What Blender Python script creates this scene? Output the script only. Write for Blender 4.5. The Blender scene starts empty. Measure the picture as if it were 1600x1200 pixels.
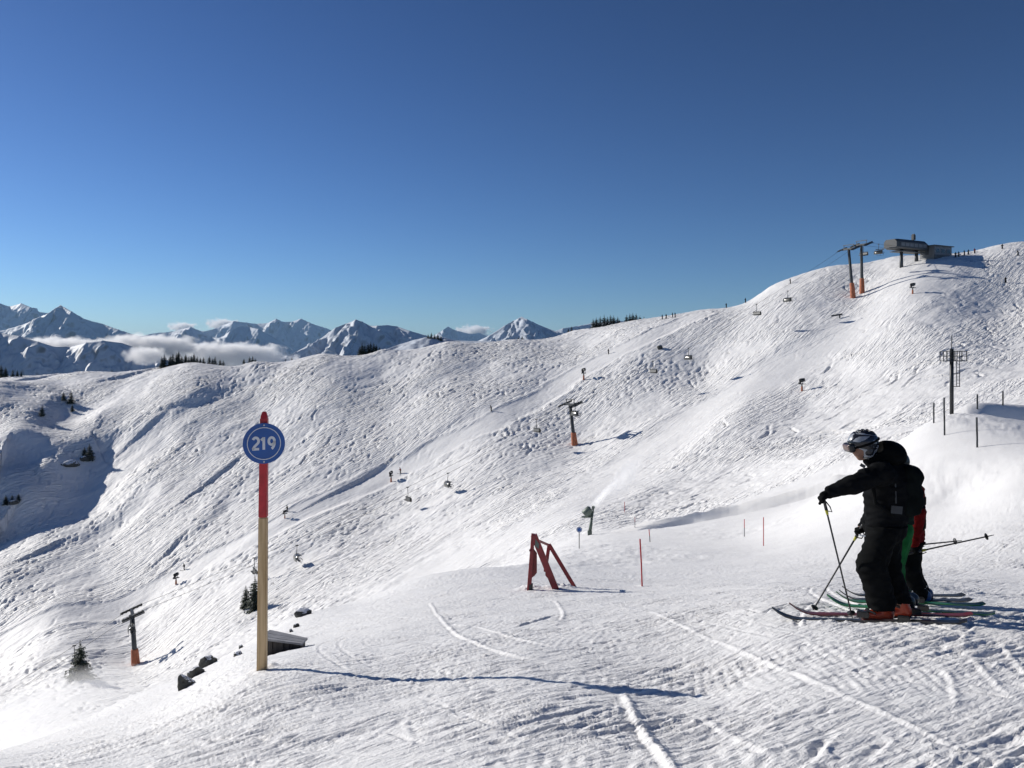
import bpy, bmesh, math, random
import numpy as np
from mathutils import Vector, Matrix

# ------------------------------------------------------------------ camera, sky, sun, exposure
SC = bpy.context.scene
COL = SC.collection
F, CX, HY = 1280.0, 800.0, 560.0          # focal length and horizon in photograph pixels (1600 wide)
cam = bpy.data.cameras.new('camera')
cam.sensor_width = 36.0
cam.lens = 36.0 * F / 1600.0
cam.shift_y = -(600.0 - HY) / 1600.0
cam.clip_start, cam.clip_end = 0.2, 200000.0
camo = bpy.data.objects.new('camera', cam); COL.objects.link(camo)
camo.location = (0, 0, 0); camo.rotation_euler = (math.radians(90), 0, 0)
SC.camera = camo

SUN_AZ, SUN_EL = 60.0, 23.0               # degrees to the left of the view, degrees above the horizon
w = bpy.data.worlds.new('World'); SC.world = w; w.use_nodes = True
nt = w.node_tree; nt.nodes.clear()
sky = nt.nodes.new('ShaderNodeTexSky'); sky.sky_type = 'NISHITA'; sky.sun_disc = False
sky.sun_elevation = math.radians(SUN_EL); sky.sun_rotation = math.radians(-SUN_AZ)
sky.altitude = 1900.0; sky.air_density = 1.0; sky.dust_density = 0.6; sky.ozone_density = 4.0
bg = nt.nodes.new('ShaderNodeBackground'); bg.inputs['Strength'].default_value = 0.052
wo = nt.nodes.new('ShaderNodeOutputWorld')
gm = nt.nodes.new('ShaderNodeGamma'); gm.inputs['Gamma'].default_value = 1.52
mu = nt.nodes.new('ShaderNodeVectorMath'); mu.operation = 'MULTIPLY'; mu.inputs[1].default_value = (0.55, 0.56, 0.58)
nt.links.new(sky.outputs[0], gm.inputs[0]); nt.links.new(gm.outputs[0], mu.inputs[0]); nt.links.new(mu.outputs[0], bg.inputs[0]); nt.links.new(bg.outputs[0], wo.inputs[0])
S = Vector((-math.sin(math.radians(SUN_AZ)) * math.cos(math.radians(SUN_EL)),
            math.cos(math.radians(SUN_AZ)) * math.cos(math.radians(SUN_EL)), math.sin(math.radians(SUN_EL))))
sl = bpy.data.lights.new('sun', 'SUN'); sl.energy = 4.9; sl.angle = math.radians(0.5); sl.color = (1.0, 0.945, 0.865)
so = bpy.data.objects.new('sun', sl); COL.objects.link(so)
so.rotation_euler = S.to_track_quat('Z', 'Y').to_euler(); so.location = (-40, 20, 30)
vs = SC.view_settings
vs.view_transform = 'Standard'; vs.look = 'None'; vs.exposure = 0.0; vs.gamma = 1.0; vs.use_curve_mapping = False
SC.render.engine = 'CYCLES'
SC.cycles.max_bounces = 18; SC.cycles.diffuse_bounces = 3; SC.cycles.volume_bounces = 16
SC.cycles.use_denoising = True

rng = np.random.default_rng(7)
random.seed(7)

# ------------------------------------------------------------------ helpers: placing, tagging, meshes
def P(px, py, Y):
    return Vector(((px - CX) / F * Y, Y, -(py - HY) / F * Y))

def tag(o, label=None, cat=None, group=None, kind=None):
    if label: o['label'] = label
    if cat: o['category'] = cat
    if group: o['group'] = group
    if kind: o['kind'] = kind
    return o

def empty(name, loc, rz=0.0, label=None, cat=None, group=None):
    o = bpy.data.objects.new(name, None); COL.objects.link(o)
    o.empty_display_size = 0.2
    o.location = loc; o.rotation_euler = (0, 0, rz)
    return tag(o, label, cat, group)

def link_mesh(name, me, mat=None, parent=None, smooth=False):
    o = bpy.data.objects.new(name, me); COL.objects.link(o)
    if mat is not None and not me.materials: me.materials.append(mat)
    if parent is not None: o.parent = parent
    if smooth: me.polygons.foreach_set('use_smooth', np.ones(len(me.polygons), bool))
    return o

def np_mesh(name, V, Fq):
    V = np.asarray(V, np.float32); Fq = np.asarray(Fq, np.int32); k = Fq.shape[1]
    me = bpy.data.meshes.new(name)
    me.vertices.add(len(V)); me.vertices.foreach_set('co', V.ravel())
    me.loops.add(Fq.size); me.loops.foreach_set('vertex_index', Fq.ravel())
    me.polygons.add(len(Fq)); me.polygons.foreach_set('loop_start', np.arange(0, Fq.size, k, dtype=np.int32))
    me.update(calc_edges=True)
    return me

class MB:
    """collects boxes, tubes, prisms; build() links them as one mesh object"""
    def __init__(s): s.v = []; s.f = []
    def add(s, v, f):
        b = len(s.v); s.v += [tuple(p) for p in v]; s.f += [tuple(i + b for i in q) for q in f]; return s
    def box(s, c, size, rot=None):
        hx, hy, hz = size[0] / 2, size[1] / 2, size[2] / 2
        vs_ = [Vector((x, y, z)) for x in (-hx, hx) for y in (-hy, hy) for z in (-hz, hz)]
        if rot is not None: vs_ = [rot @ p for p in vs_]
        vs_ = [p + Vector(c) for p in vs_]
        return s.add(vs_, [(0, 1, 3, 2), (4, 6, 7, 5), (0, 4, 5, 1), (2, 3, 7, 6), (0, 2, 6, 4), (1, 5, 7, 3)])
    def bar(s, a, b, wx, wy, up=Vector((0, 0, 1)), wx2=None, wy2=None):
        a, b = Vector(a), Vector(b); t = (b - a).normalized()
        up = Vector(up)
        if abs(t.dot(up)) > 0.98: up = Vector((0, 1, 0))
        n = t.cross(up).normalized(); m = n.cross(t).normalized()
        v = []
        for p, (x, y) in ((a, (wx, wy)), (b, (wx2 or wx, wy2 or wy))):
            v += [p + n * (i * x / 2) + m * (j * y / 2) for i, j in ((-1, -1), (1, -1), (1, 1), (-1, 1))]
        return s.add(v, [(3, 2, 1, 0), (4, 5, 6, 7), (0, 1, 5, 4), (1, 2, 6, 5), (2, 3, 7, 6), (3, 0, 4, 7)])
    def tube(s, pts, r, n=8, cap=True):
        pts = [Vector(p) for p in pts]
        rr = r if isinstance(r, (list, tuple)) else [r] * len(pts)
        v = []; f = []; prev = None
        for i, p in enumerate(pts):
            t = (pts[min(i + 1, len(pts) - 1)] - pts[max(i - 1, 0)]).normalized()
            if prev is None:
                a = Vector((0, 0, 1)) if abs(t.z) < 0.9 else Vector((0, 1, 0))
                n1 = t.cross(a).normalized()
            else:
                n1 = (prev - t * prev.dot(t)).normalized()
            prev = n1; n2 = t.cross(n1)
            v += [p + (n1 * math.cos(2 * math.pi * k / n) + n2 * math.sin(2 * math.pi * k / n)) * rr[i] for k in range(n)]
        for i in range(len(pts) - 1):
            for k in range(n):
                a, b = i * n + k, i * n + (k + 1) % n
                f.append((a, b, b + n, a + n))
        if cap:
            f.append(tuple(range(n - 1, -1, -1))); f.append(tuple(range((len(pts) - 1) * n, len(pts) * n)))
        return s.add(v, f)
    def build(s, name, mat, parent=None, smooth=False, bevel=0.0):
        me = bpy.data.meshes.new(name); me.from_pydata(s.v, [], s.f); me.update()
        if bevel > 0:
            bm = bmesh.new(); bm.from_mesh(me)
            bmesh.ops.recalc_face_normals(bm, faces=bm.faces)
            bmesh.ops.bevel(bm, geom=list(bm.edges), offset=bevel, segments=2, affect='EDGES', clamp_overlap=True)
            bm.to_mesh(me); bm.free()
        o = link_mesh(name, me, mat, parent, smooth)
        return o

def copy_thing(o, loc, rz=0.0, scale=None, **kw):
    def rec(s, par):
        c = s.copy(); COL.objects.link(c); c.parent = par
        for ch in list(s.children): rec(ch, c)
        return c
    c = rec(o, None); c.location = loc; c.rotation_euler = (0, 0, rz)
    if scale: c.scale = (scale,) * 3
    tag(c, **kw); return c

# ------------------------------------------------------------------ materials
def mat_new(name):
    m = bpy.data.materials.new(name); m.use_nodes = True
    return m, m.node_tree, m.node_tree.nodes['Principled BSDF']

def mat_plain(name, col, rough=0.5, metal=0.0, var=0.15, scale=8.0, bump=0.0, spec=0.5):
    """base colour with a little procedural unevenness"""
    m, t, b = mat_new(name)
    tc = t.nodes.new('ShaderNodeTexCoord'); nz = t.nodes.new('ShaderNodeTexNoise')
    nz.inputs['Scale'].default_value = scale; nz.inputs['Detail'].default_value = 5
    t.links.new(tc.outputs['Object'], nz.inputs['Vector'])
    rp = t.nodes.new('ShaderNodeValToRGB')
    c0 = [max(0, c * (1 - var)) for c in col]; c1 = [min(1, c * (1 + var)) for c in col]
    rp.color_ramp.elements[0].position = 0.3; rp.color_ramp.elements[1].position = 0.7
    rp.color_ramp.elements[0].color = (*c0, 1); rp.color_ramp.elements[1].color = (*c1, 1)
    t.links.new(nz.outputs['Fac'], rp.inputs['Fac']); t.links.new(rp.outputs['Color'], b.inputs['Base Color'])
    b.inputs['Roughness'].default_value = rough; b.inputs['Metallic'].default_value = metal
    b.inputs['Specular IOR Level'].default_value = spec
    if bump > 0:
        bp = t.nodes.new('ShaderNodeBump'); bp.inputs['Strength'].default_value = 1.0; bp.inputs['Distance'].default_value = bump
        t.links.new(nz.outputs['Fac'], bp.inputs['Height']); t.links.new(bp.outputs['Normal'], b.inputs['Normal'])
    return m

def mat_snow(name, layers, albedo=(0.88, 0.877, 0.87), streak=None):
    """snow: near-white base with slight patches, relief from stacked noise bumps (scale 1/m, depth m, detail)"""
    m, t, b = mat_new(name)
    geo = t.nodes.new('ShaderNodeNewGeometry'); prev = None
    for sc_, dist, det in layers:
        nz = t.nodes.new('ShaderNodeTexNoise'); nz.inputs['Scale'].default_value = sc_; nz.inputs['Detail'].default_value = det
        t.links.new(geo.outputs['Position'], nz.inputs['Vector'])
        bp = t.nodes.new('ShaderNodeBump'); bp.inputs['Strength'].default_value = 1.0; bp.inputs['Distance'].default_value = dist
        t.links.new(nz.outputs['Fac'], bp.inputs['Height'])
        if prev: t.links.new(prev.outputs['Normal'], bp.inputs['Normal'])
        prev = bp
    if streak:
        # long fine relief running down the fall line, only where the vertex attribute says the snow is skied out
        for ang, sx, sy, dist in streak:
            rt = t.nodes.new('ShaderNodeMapping'); rt.inputs['Rotation'].default_value = (0, 0, -ang); t.links.new(geo.outputs['Position'], rt.inputs['Vector'])
            mp = t.nodes.new('ShaderNodeMapping'); mp.inputs['Scale'].default_value = (sx, sy, 0.0); t.links.new(rt.outputs[0], mp.inputs['Vector'])
            nz = t.nodes.new('ShaderNodeTexNoise'); nz.inputs['Scale'].default_value = 1.0; nz.inputs['Detail'].default_value = 3; nz.inputs['Distortion'].default_value = 0.5
            t.links.new(mp.outputs[0], nz.inputs['Vector'])
            at = t.nodes.new('ShaderNodeAttribute'); at.attribute_name = 'skied'
            ml = t.nodes.new('ShaderNodeMath'); ml.operation = 'MULTIPLY'; t.links.new(nz.outputs['Fac'], ml.inputs[0]); t.links.new(at.outputs['Fac'], ml.inputs[1])
            bp = t.nodes.new('ShaderNodeBump'); bp.inputs['Strength'].default_value = 1.0; bp.inputs['Distance'].default_value = dist
            t.links.new(ml.outputs[0], bp.inputs['Height'])
            if prev: t.links.new(prev.outputs['Normal'], bp.inputs['Normal'])
            prev = bp
    if prev: t.links.new(prev.outputs['Normal'], b.inputs['Normal'])
    nz = t.nodes.new('ShaderNodeTexNoise'); nz.inputs['Scale'].default_value = 0.35; nz.inputs['Detail'].default_value = 6
    t.links.new(geo.outputs['Position'], nz.inputs['Vector'])
    rp = t.nodes.new('ShaderNodeValToRGB')
    rp.color_ramp.elements[0].color = (*[c * 0.955 for c in albedo], 1); rp.color_ramp.elements[1].color = (*albedo, 1)
    rp.color_ramp.elements[0].position = 0.35; rp.color_ramp.elements[1].position = 0.65
    t.links.new(nz.outputs['Fac'], rp.inputs['Fac']); t.links.new(rp.outputs['Color'], b.inputs['Base Color'])
    b.inputs['Roughness'].default_value = 0.62; b.inputs['Specular IOR Level'].default_value = 0.25
    return m

# ------------------------------------------------------------------ noise in numpy
def _hash(ix, iy, seed):
    h = (ix.astype(np.int64) * 374761393 + iy.astype(np.int64) * 668265263 + seed * 1442695041) & 0xFFFFFFFF
    h = ((h ^ (h >> 13)) * 1274126177) & 0xFFFFFFFF
    return ((h ^ (h >> 16)) & 0xFFFF).astype(np.float32) / 65535.0

def noise2(x, y, seed=0):
    x = np.asarray(x, np.float64); y = np.asarray(y, np.float64)
    ix = np.floor(x); iy = np.floor(y); fx = (x - ix).astype(np.float32); fy = (y - iy).astype(np.float32)
    def g(dx, dy):
        a = _hash(ix + dx, iy + dy, seed) * (2 * math.pi)
        return np.cos(a) * (fx - dx) + np.sin(a) * (fy - dy)
    sx = fx * fx * fx * (fx * (fx * 6 - 15) + 10); sy = fy * fy * fy * (fy * (fy * 6 - 15) + 10)
    a = g(0, 0); b = g(1, 0); c = g(0, 1); d = g(1, 1)
    return (a + (b - a) * sx + (c - a) * sy + (a - b - c + d) * sx * sy) * 1.5

def fbm(x, y, octv=4, seed=0, gain=0.5):
    s = 0; a = 1.0
    for k in range(octv):
        s = s + a * noise2(x * 2 ** k + 17.3 * k, y * 2 ** k - 9.1 * k, seed + k); a *= gain
    return s

def smooth(e0, e1, x):
    t = np.clip((x - e0) / (e1 - e0), 0, 1); return t * t * (3 - 2 * t)

# ------------------------------------------------------------------ the lie of the land
# surveyed points: where the line of sight through (px, py) of the photograph meets the snow, and how far away (m)
CP = [
 # under and around the viewer
 (0,1750,1.3),(800,2100,1.3),(1600,2050,1.3),(800,1440,2.4),(0,1420,2.8),(1600,1400,2.4),(-400,1500,3.0),(2000,1400,2.4),
 (800,1200,4.0),(1600,1200,3.7),(0,1205,6.0),(-400,1210,6.5),(2000,1180,3.9),(400,1200,4.8),(1200,1200,3.75),
 (409,1047,8.3),(800,1047,7.0),(1100,1070,6.3),(600,1060,7.4),(1380,967,8.2),(1600,990,7.2),(1210,965,8.5),(2000,980,7.4),
 (1430,940,9.6),(800,965,12.5),(800,926,19),(1003,915,21),(1250,908,15.5),(1600,903,15.5),(1100,932,13.5),(2000,900,16),(600,985,13),
 (870,919,20),(1450,910,14.5),
 # left roll-over
 (250,1115,9.0),(300,1072,14),(100,1148,12),(0,1180,10),(-400,1200,10),(409,1016,14.5),(480,1005,14.5),(460,985,20),
 (470,962,24),(560,942,26),(640,907,30),(720,890,33),(200,1090,22),(300,1055,24),(0,1190,22),(-400,1260,22),(100,1150,24),
 (470,975,33),(560,960,37),(640,935,42),(720,915,47),(800,885,36),(820,882,48),
 # the bench beyond the crest
 (1000,882,34),(900,872,42),(905,857,62),(1015,847,60),(1160,838,55),(1193,853,42),(1100,865,40),(920,836,100),(1100,812,94),(1200,790,92),(1270,772,91),
 (860,862,80),
 # knoll on the right
 (1360,725,60),(1440,667,56),(1490,648,58),(1528,698,43),(1600,735,34),(1500,780,35),(1330,800,41),(1600,862,19),(1450,880,20),(1300,868,28),(1250,850,36),(1400,845,28),
 (1600,655,62),(1800,700,45),(2000,700,42),(2000,860,20),(1800,640,66),(2000,620,70),(1490,668,72),(1440,690,72),(1600,650,76),
 # gully between
 (1000,818,118),(1150,775,120),(1300,712,120),(1450,672,112),(1600,640,112),(2000,600,112),(860,850,112),(780,885,112),(640,950,105),(400,1060,105),(200,1120,110),(0,1170,110),(-400,1240,110),
 (640,970,75),(400,1090,70),(200,1150,75),(0,1220,75),(-400,1290,75),
 # slope across the gully
 (1000,790,135),(1150,745,140),(1300,690,142),(1450,640,142),(1600,605,142),(880,808,135),(780,850,135),(680,892,135),(500,968,132),(300,1050,135),(125,1062,148),(0,1120,135),(-400,1200,140),(2000,560,145),
 (212,1040,170),(898,696,220),(1333,464,272),(1347,460,272),(0,1010,192),(-400,1090,195),(640,820,190),(450,910,175),(1100,585,248),
 (275,912,203),(447,808,218),(611,752,230),(770,645,250),(912,592,265),(1100,497,292),(1000,540,278),(100,950,200),(-300,1040,215),
 (1253,610,200),(1426,458,245),(1550,520,205),(1600,455,242),(1571,441,252),(1500,560,180),(1150,650,185),(1400,540,205),(2000,440,215),(1050,720,170),
 # upper wall
 (0,900,225),(0,830,262),(150,790,270),(300,740,270),(450,690,275),(600,640,285),(750,585,300),(900,545,310),(0,740,300),(200,680,320),(400,630,325),(600,580,330),(0,660,350),(-400,760,330),(-400,900,260),
 (100,625,385),(-400,640,430),
 # skyline
 (0,597,425),(120,592,415),(200,590,405),(300,571,385),(400,566,375),(500,557,365),(600,545,362),(700,534,360),(800,531,358),(860,529,356),(900,517,354),(1000,502,352),(1050,496,345),(1100,487,338),(1165,474,325),
 (1205,447,322),(1300,417,312),(1400,401,308),(1430,410,285),(1480,402,286),(1520,397,290),(1560,383,300),(1600,377,305),(2000,340,310),(-400,590,450),
 # behind the skyline the ground falls away
 (0,625,500),(200,630,480),(400,615,450),(600,600,430),(800,590,430),(1000,560,425),(1165,540,410),(1300,490,400),(1480,470,390),(1600,450,390),(2000,420,400),(-400,640,520),
 (0,760,800),(400,740,700),(800,740,700),(1200,720,700),(1600,700,700),(2000,680,700),(-400,760,800),
 (0,900,1600),(800,900,1600),(1600,900,1600),(-400,900,1600),(2000,900,1600),
]
_c = np.array(CP, float)
# the upper wall stands steeper than first judged
_m = (_c[:, 2] > 268) & (_c[:, 2] < 460) & (_c[:, 0] < 880)
_c[_m, 2] = 265 + (_c[_m, 2] - 265) * (0.72 + 0.28 * np.clip((_c[_m, 0] - 700) / 180, 0, 1))
_U = np.stack([(_c[:, 0] - CX) / F * 3.2, np.log(_c[:, 2]) * 1.15], 1); _T = (_c[:, 1] - HY) / F
def _tps(r2): return 0.5 * r2 * np.log(r2 + 1e-12)
def _fit():
    n = len(_U); d2 = ((_U[:, None] - _U[None]) ** 2).sum(-1)
    A = np.zeros((n + 3, n + 3)); A[:n, :n] = _tps(d2) + np.eye(n) * 2e-4
    A[:n, n] = 1; A[:n, n + 1:] = _U; A[n, :n] = 1; A[n + 1:, :n] = _U.T
    return np.linalg.solve(A, np.concatenate([_T, [0, 0, 0]]))
_W = _fit()
# table of the fitted surface over (direction, log distance)
UG = np.linspace(-1.06, 1.06, 320); VG = np.linspace(math.log(1.2), math.log(1700), 560)
def _table():
    uu, vv = np.meshgrid(UG * 3.2, VG * 1.15, indexing='ij')
    q = np.stack([uu.ravel(), vv.ravel()], 1); out = _W[-3] + q @ _W[-2:]
    for k in range(len(_U)):
        out += _W[k] * _tps((q[:, 0] - _U[k, 0]) ** 2 + (q[:, 1] - _U[k, 1]) ** 2)
    return out.reshape(uu.shape)
TAB = _table()
def bil(T, fi, fj):
    fi = np.clip(fi, 0, T.shape[0] - 1.001); fj = np.clip(fj, 0, T.shape[1] - 1.001)
    i = fi.astype(np.int32); j = fj.astype(np.int32); a = (fi - i); b = (fj - j)
    return T[i, j] * (1 - a) * (1 - b) + T[i + 1, j] * a * (1 - b) + T[i, j + 1] * (1 - a) * b + T[i + 1, j + 1] * a * b
def cub(T, fi, fj):
    """Catmull-Rom lookup, so the table leaves no facets in the slope"""
    fi = np.clip(fi, 1, T.shape[0] - 2.001); fj = np.clip(fj, 1, T.shape[1] - 2.001)
    i = fi.astype(np.int32); j = fj.astype(np.int32); a = fi - i; b = fj - j
    def wts(t): return (-.5 * t + t * t - .5 * t ** 3, 1 - 2.5 * t * t + 1.5 * t ** 3, .5 * t + 2 * t * t - 1.5 * t ** 3, -.5 * t * t + .5 * t ** 3)
    wa, wb = wts(a), wts(b); s = 0
    for p in range(4):
        r = 0
        for q in range(4): r = r + wb[q] * T[i + p - 1, j + q - 1]
        s = s + wa[p] * r
    return s

def seg_dist(x, y, poly):
    """distance to a polyline, signed side (+ right of travel) and parameter"""
    best = np.full(np.shape(x), 1e9); side = np.zeros(np.shape(x)); par = np.zeros(np.shape(x))
    n = len(poly) - 1
    for k in range(n):
        ax, ay = poly[k]; bx, by = poly[k + 1]; dx, dy = bx - ax, by - ay; L2 = dx * dx + dy * dy
        t = np.clip(((x - ax) * dx + (y - ay) * dy) / L2, 0, 1)
        ex, ey = x - ax - t * dx, y - ay - t * dy; d = np.hypot(ex, ey); m = d < best
        best = np.where(m, d, best); side = np.where(m, np.sign(dy * ex - dx * ey), side); par = np.where(m, (k + t) / n, par)
    return best, side, par

def Hfit(x, y):
    u = x / y; v = np.log(np.maximum(y, 1.2))
    s = cub(TAB, (u - UG[0]) / (UG[1] - UG[0]), (v - VG[0]) / (VG[1] - VG[0]))
    return -s * y

def on_fit(px, py, y0, y1, n=400):
    ys = np.exp(np.linspace(math.log(y0), math.log(y1), n)); z = Hfit((px - CX) / F * ys, ys); ray = -(py - HY) / F * ys
    k = np.argmax(z >= ray) if np.any(z >= ray) else n - 1
    return ((px - CX) / F * ys[k], ys[k])
def line_on_fit(pts, y0, y1): return [on_fit(a, b, y0, y1) for a, b in pts]

# groomed runs (centre line, half width) on the far slope
RUN_A = line_on_fit([(-60,1042),(0,1012),(150,955),(275,897),(400,842),(600,748),(770,660),(905,583),(1000,532),(1090,492)], 150, 420)
RUN_B = line_on_fit([(1490,418),(1390,480),(1290,535),(1190,590),(1090,650),(985,735),(890,795),(790,845),(690,888)], 118, 330)
# wind-cut spurs on the shaded left of the bowl: crest line, height, width towards the sun, width away from it
SPURS = [(line_on_fit([(20,722),(40,672),(85,632),(140,606)], 240, 440), 7.5, 26, 11),
         (line_on_fit([(40,800),(95,735),(140,700),(200,672)], 220, 420), 7.0, 24, 11),
         (line_on_fit([(-60,830),(0,792),(50,765)], 220, 420), 6.0, 24, 12),
         (line_on_fit([(-60,690),(-30,640),(10,612)], 260, 440), 9.0, 30, 13),
         (line_on_fit([(270,640),(310,612),(360,590)], 240, 440), 1.5, 20, 7),
         (line_on_fit([(120,842),(190,800),(225,790)], 220, 400), 1.8, 16, 6),
         (line_on_fit([(300,830),(330,805),(365,790)], 220, 400), 1.2, 12, 4),
         (line_on_fit([(405,700),(450,660),(520,620)], 240, 400), 1.8, 26, 12),
         (line_on_fit([(640,700),(700,650),(780,590)], 240, 400), 1.8, 26, 12)]

BENCH = [tuple(P(a, b, c))[:2] for a, b, c in ((925,835,100),(1000,826,97),(1100,812,94),(1200,790,92),(1270,772,91),(1340,752,90))]
def Hbase(x, y):
    z = Hfit(x, y)
    far = smooth(95, 150, y)
    if np.any(far > 0):
        for poly, h, wl, wr in SPURS:
            d, sd, t = seg_dist(x, y, poly)
            wid = np.where(sd > 0, wr, wl)
            z = z + far * h * np.exp(-(d / wid) ** 2) * (1 - 0.75 * smooth(0.45, 1.0, t))
        left = smooth(120, -160, x)
        z = z + far * (fbm(x / 46, y / 46, 4, 31) * (0.28 + 0.7 * left) + fbm((x * .8 + y * .6) / 38, (y * .8 - x * .6) / 15, 3, 57) * (0.10 + 0.35 * left)) * smooth(460, 330, y)
    near = (y > 30) & (y < 130)
    if np.any(near):
        # dug hollow beside the mast: dip in front, steep wall behind, turned away from the sun
        d, sd, t = seg_dist(x, y, [(33.0, 60.0), (40.0, 63.0), (54.0, 66.0)]); s = d * sd; e = smooth(0.0, 0.3, t)
        z = z + e * (1.1 * np.exp(-((s + 2.0) / 2.0) ** 2) - 2.6 * np.exp(-((s - 2.2) / 2.1) ** 2))
        # cut bank along the far edge of the bench
        d, sd, t = seg_dist(x, y, BENCH); s = d * sd; e = smooth(0.0, 0.25, t) * smooth(1.0, 0.9, t)
        z = z + e * (1.0 * np.exp(-((s + 1.4) / 1.5) ** 2) - 1.0 * np.exp(-((s - 1.2) / 1.4) ** 2))
    return z

def rawtracks(img, x0, y0, cell, px, py, nx, ny, prof, wid, mul=None):
    """press tracks into a height image; px.. are (n tracks, steps)"""
    for o, h in prof:
        ix = ((px + nx * o * wid - x0) / cell).astype(np.int32); iy = ((py + ny * o * wid - y0) / cell).astype(np.int32)
        ok = (ix >= 0) & (iy >= 0) & (ix < img.shape[0]) & (iy < img.shape[1])
        hv = h * np.ones_like(px) if mul is None else h * mul
        img[ix[ok], iy[ok]] = 0.35 * img[ix[ok], iy[ok]] + hv[ok]

def blur(a, n=1):
    for _ in range(n):
        a = (np.roll(a, 1, 0) + 2 * a + np.roll(a, -1, 0)) / 4; a = (np.roll(a, 1, 1) + 2 * a + np.roll(a, -1, 1)) / 4
    return a

# --- ski tracks over the far slope, carved down the fall line
FX0, FY0, FC = -340.0, 100.0, 0.32
def far_detail():
    nx_, ny_ = int(700 / FC), int(370 / FC)
    img = np.zeros((nx_, ny_), np.float32)
    gx = np.arange(-345, 365, 3.0); gy = np.arange(95, 475, 3.0); XX, YY = np.meshgrid(gx, gy, indexing='ij')
    Z = Hbase(XX, YY); Z = blur(Z, 4); GX, GY = np.gradient(Z, 3.0)
    def field(n, steps, ds, wid, amp, turn, per, sel=None):
        y = 105 + rng.random(n) * 350; x = (rng.random(n) * 1.5 - 0.75) * y
        if sel is not None:
            keep = sel(x, y); x, y = x[keep], y[keep]; n = len(x)
        ph = rng.random(n) * 6.28; pr = per * (0.6 + 0.9 * rng.random(n)); tn = turn * (0.3 + rng.random(n)); X = []; Y = []; NX = []; NY = []
        skew = rng.normal(0, 0.28, n)
        for k in range(steps):
            gi, gj = (x + 345) / 3, (y - 95) / 3
            dx, dy = -bil(GX, gi, gj), -bil(GY, gi, gj); L = np.hypot(dx, dy) + 1e-6; dx, dy = dx / L, dy / L
            a = tn * np.sin(ph + k * ds / pr * 6.28) + skew; c, s = np.cos(a), np.sin(a); dx, dy = dx * c - dy * s, dx * s + dy * c
            X.append(x); Y.append(y); NX.append(-dy); NY.append(dx); x = x + dx * ds; y = y + dy * ds
        X, Y, NX, NY = map(lambda q: np.stack(q, 1), (X, Y, NX, NY))
        st = np.linspace(0, 1, steps)[None]; fade = np.sin(np.pi * np.clip(st, 0.02, 0.98)) ** 0.5
        mul = amp * fade * (0.3 + 1.1 * rng.random((n, 1)) ** 1.5)
        W_ = wid * (0.6 + 0.9 * rng.random((n, 1)))
        prof = [(o, 0.55 * math.exp(-((abs(o) - 0.85) / 0.35) ** 2) - math.exp(-(o / 0.55) ** 2)) for o in np.arange(-1.5, 1.51, 0.3)]
        rawtracks(img, FX0, FY0, FC, X, Y, NX, NY, prof, W_, mul)
    right = lambda x, y: (x / y > 0.22) & (rng.random(len(x)) < 0.30)
    rest = lambda x, y: x / y <= 0.26
    field(9500, 120, 0.3, 0.62, 0.50, 0.55, 14, rest)
    field(11000, 70, 0.3, 0.52, 0.52, 0.8, 9, rest)
    field(5200, 80, 0.3, 0.42, 0.34, 0.8, 16, right)
    return img * 0.6 + 0.4 * blur(img, 1)
FAR = far_detail()

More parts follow.
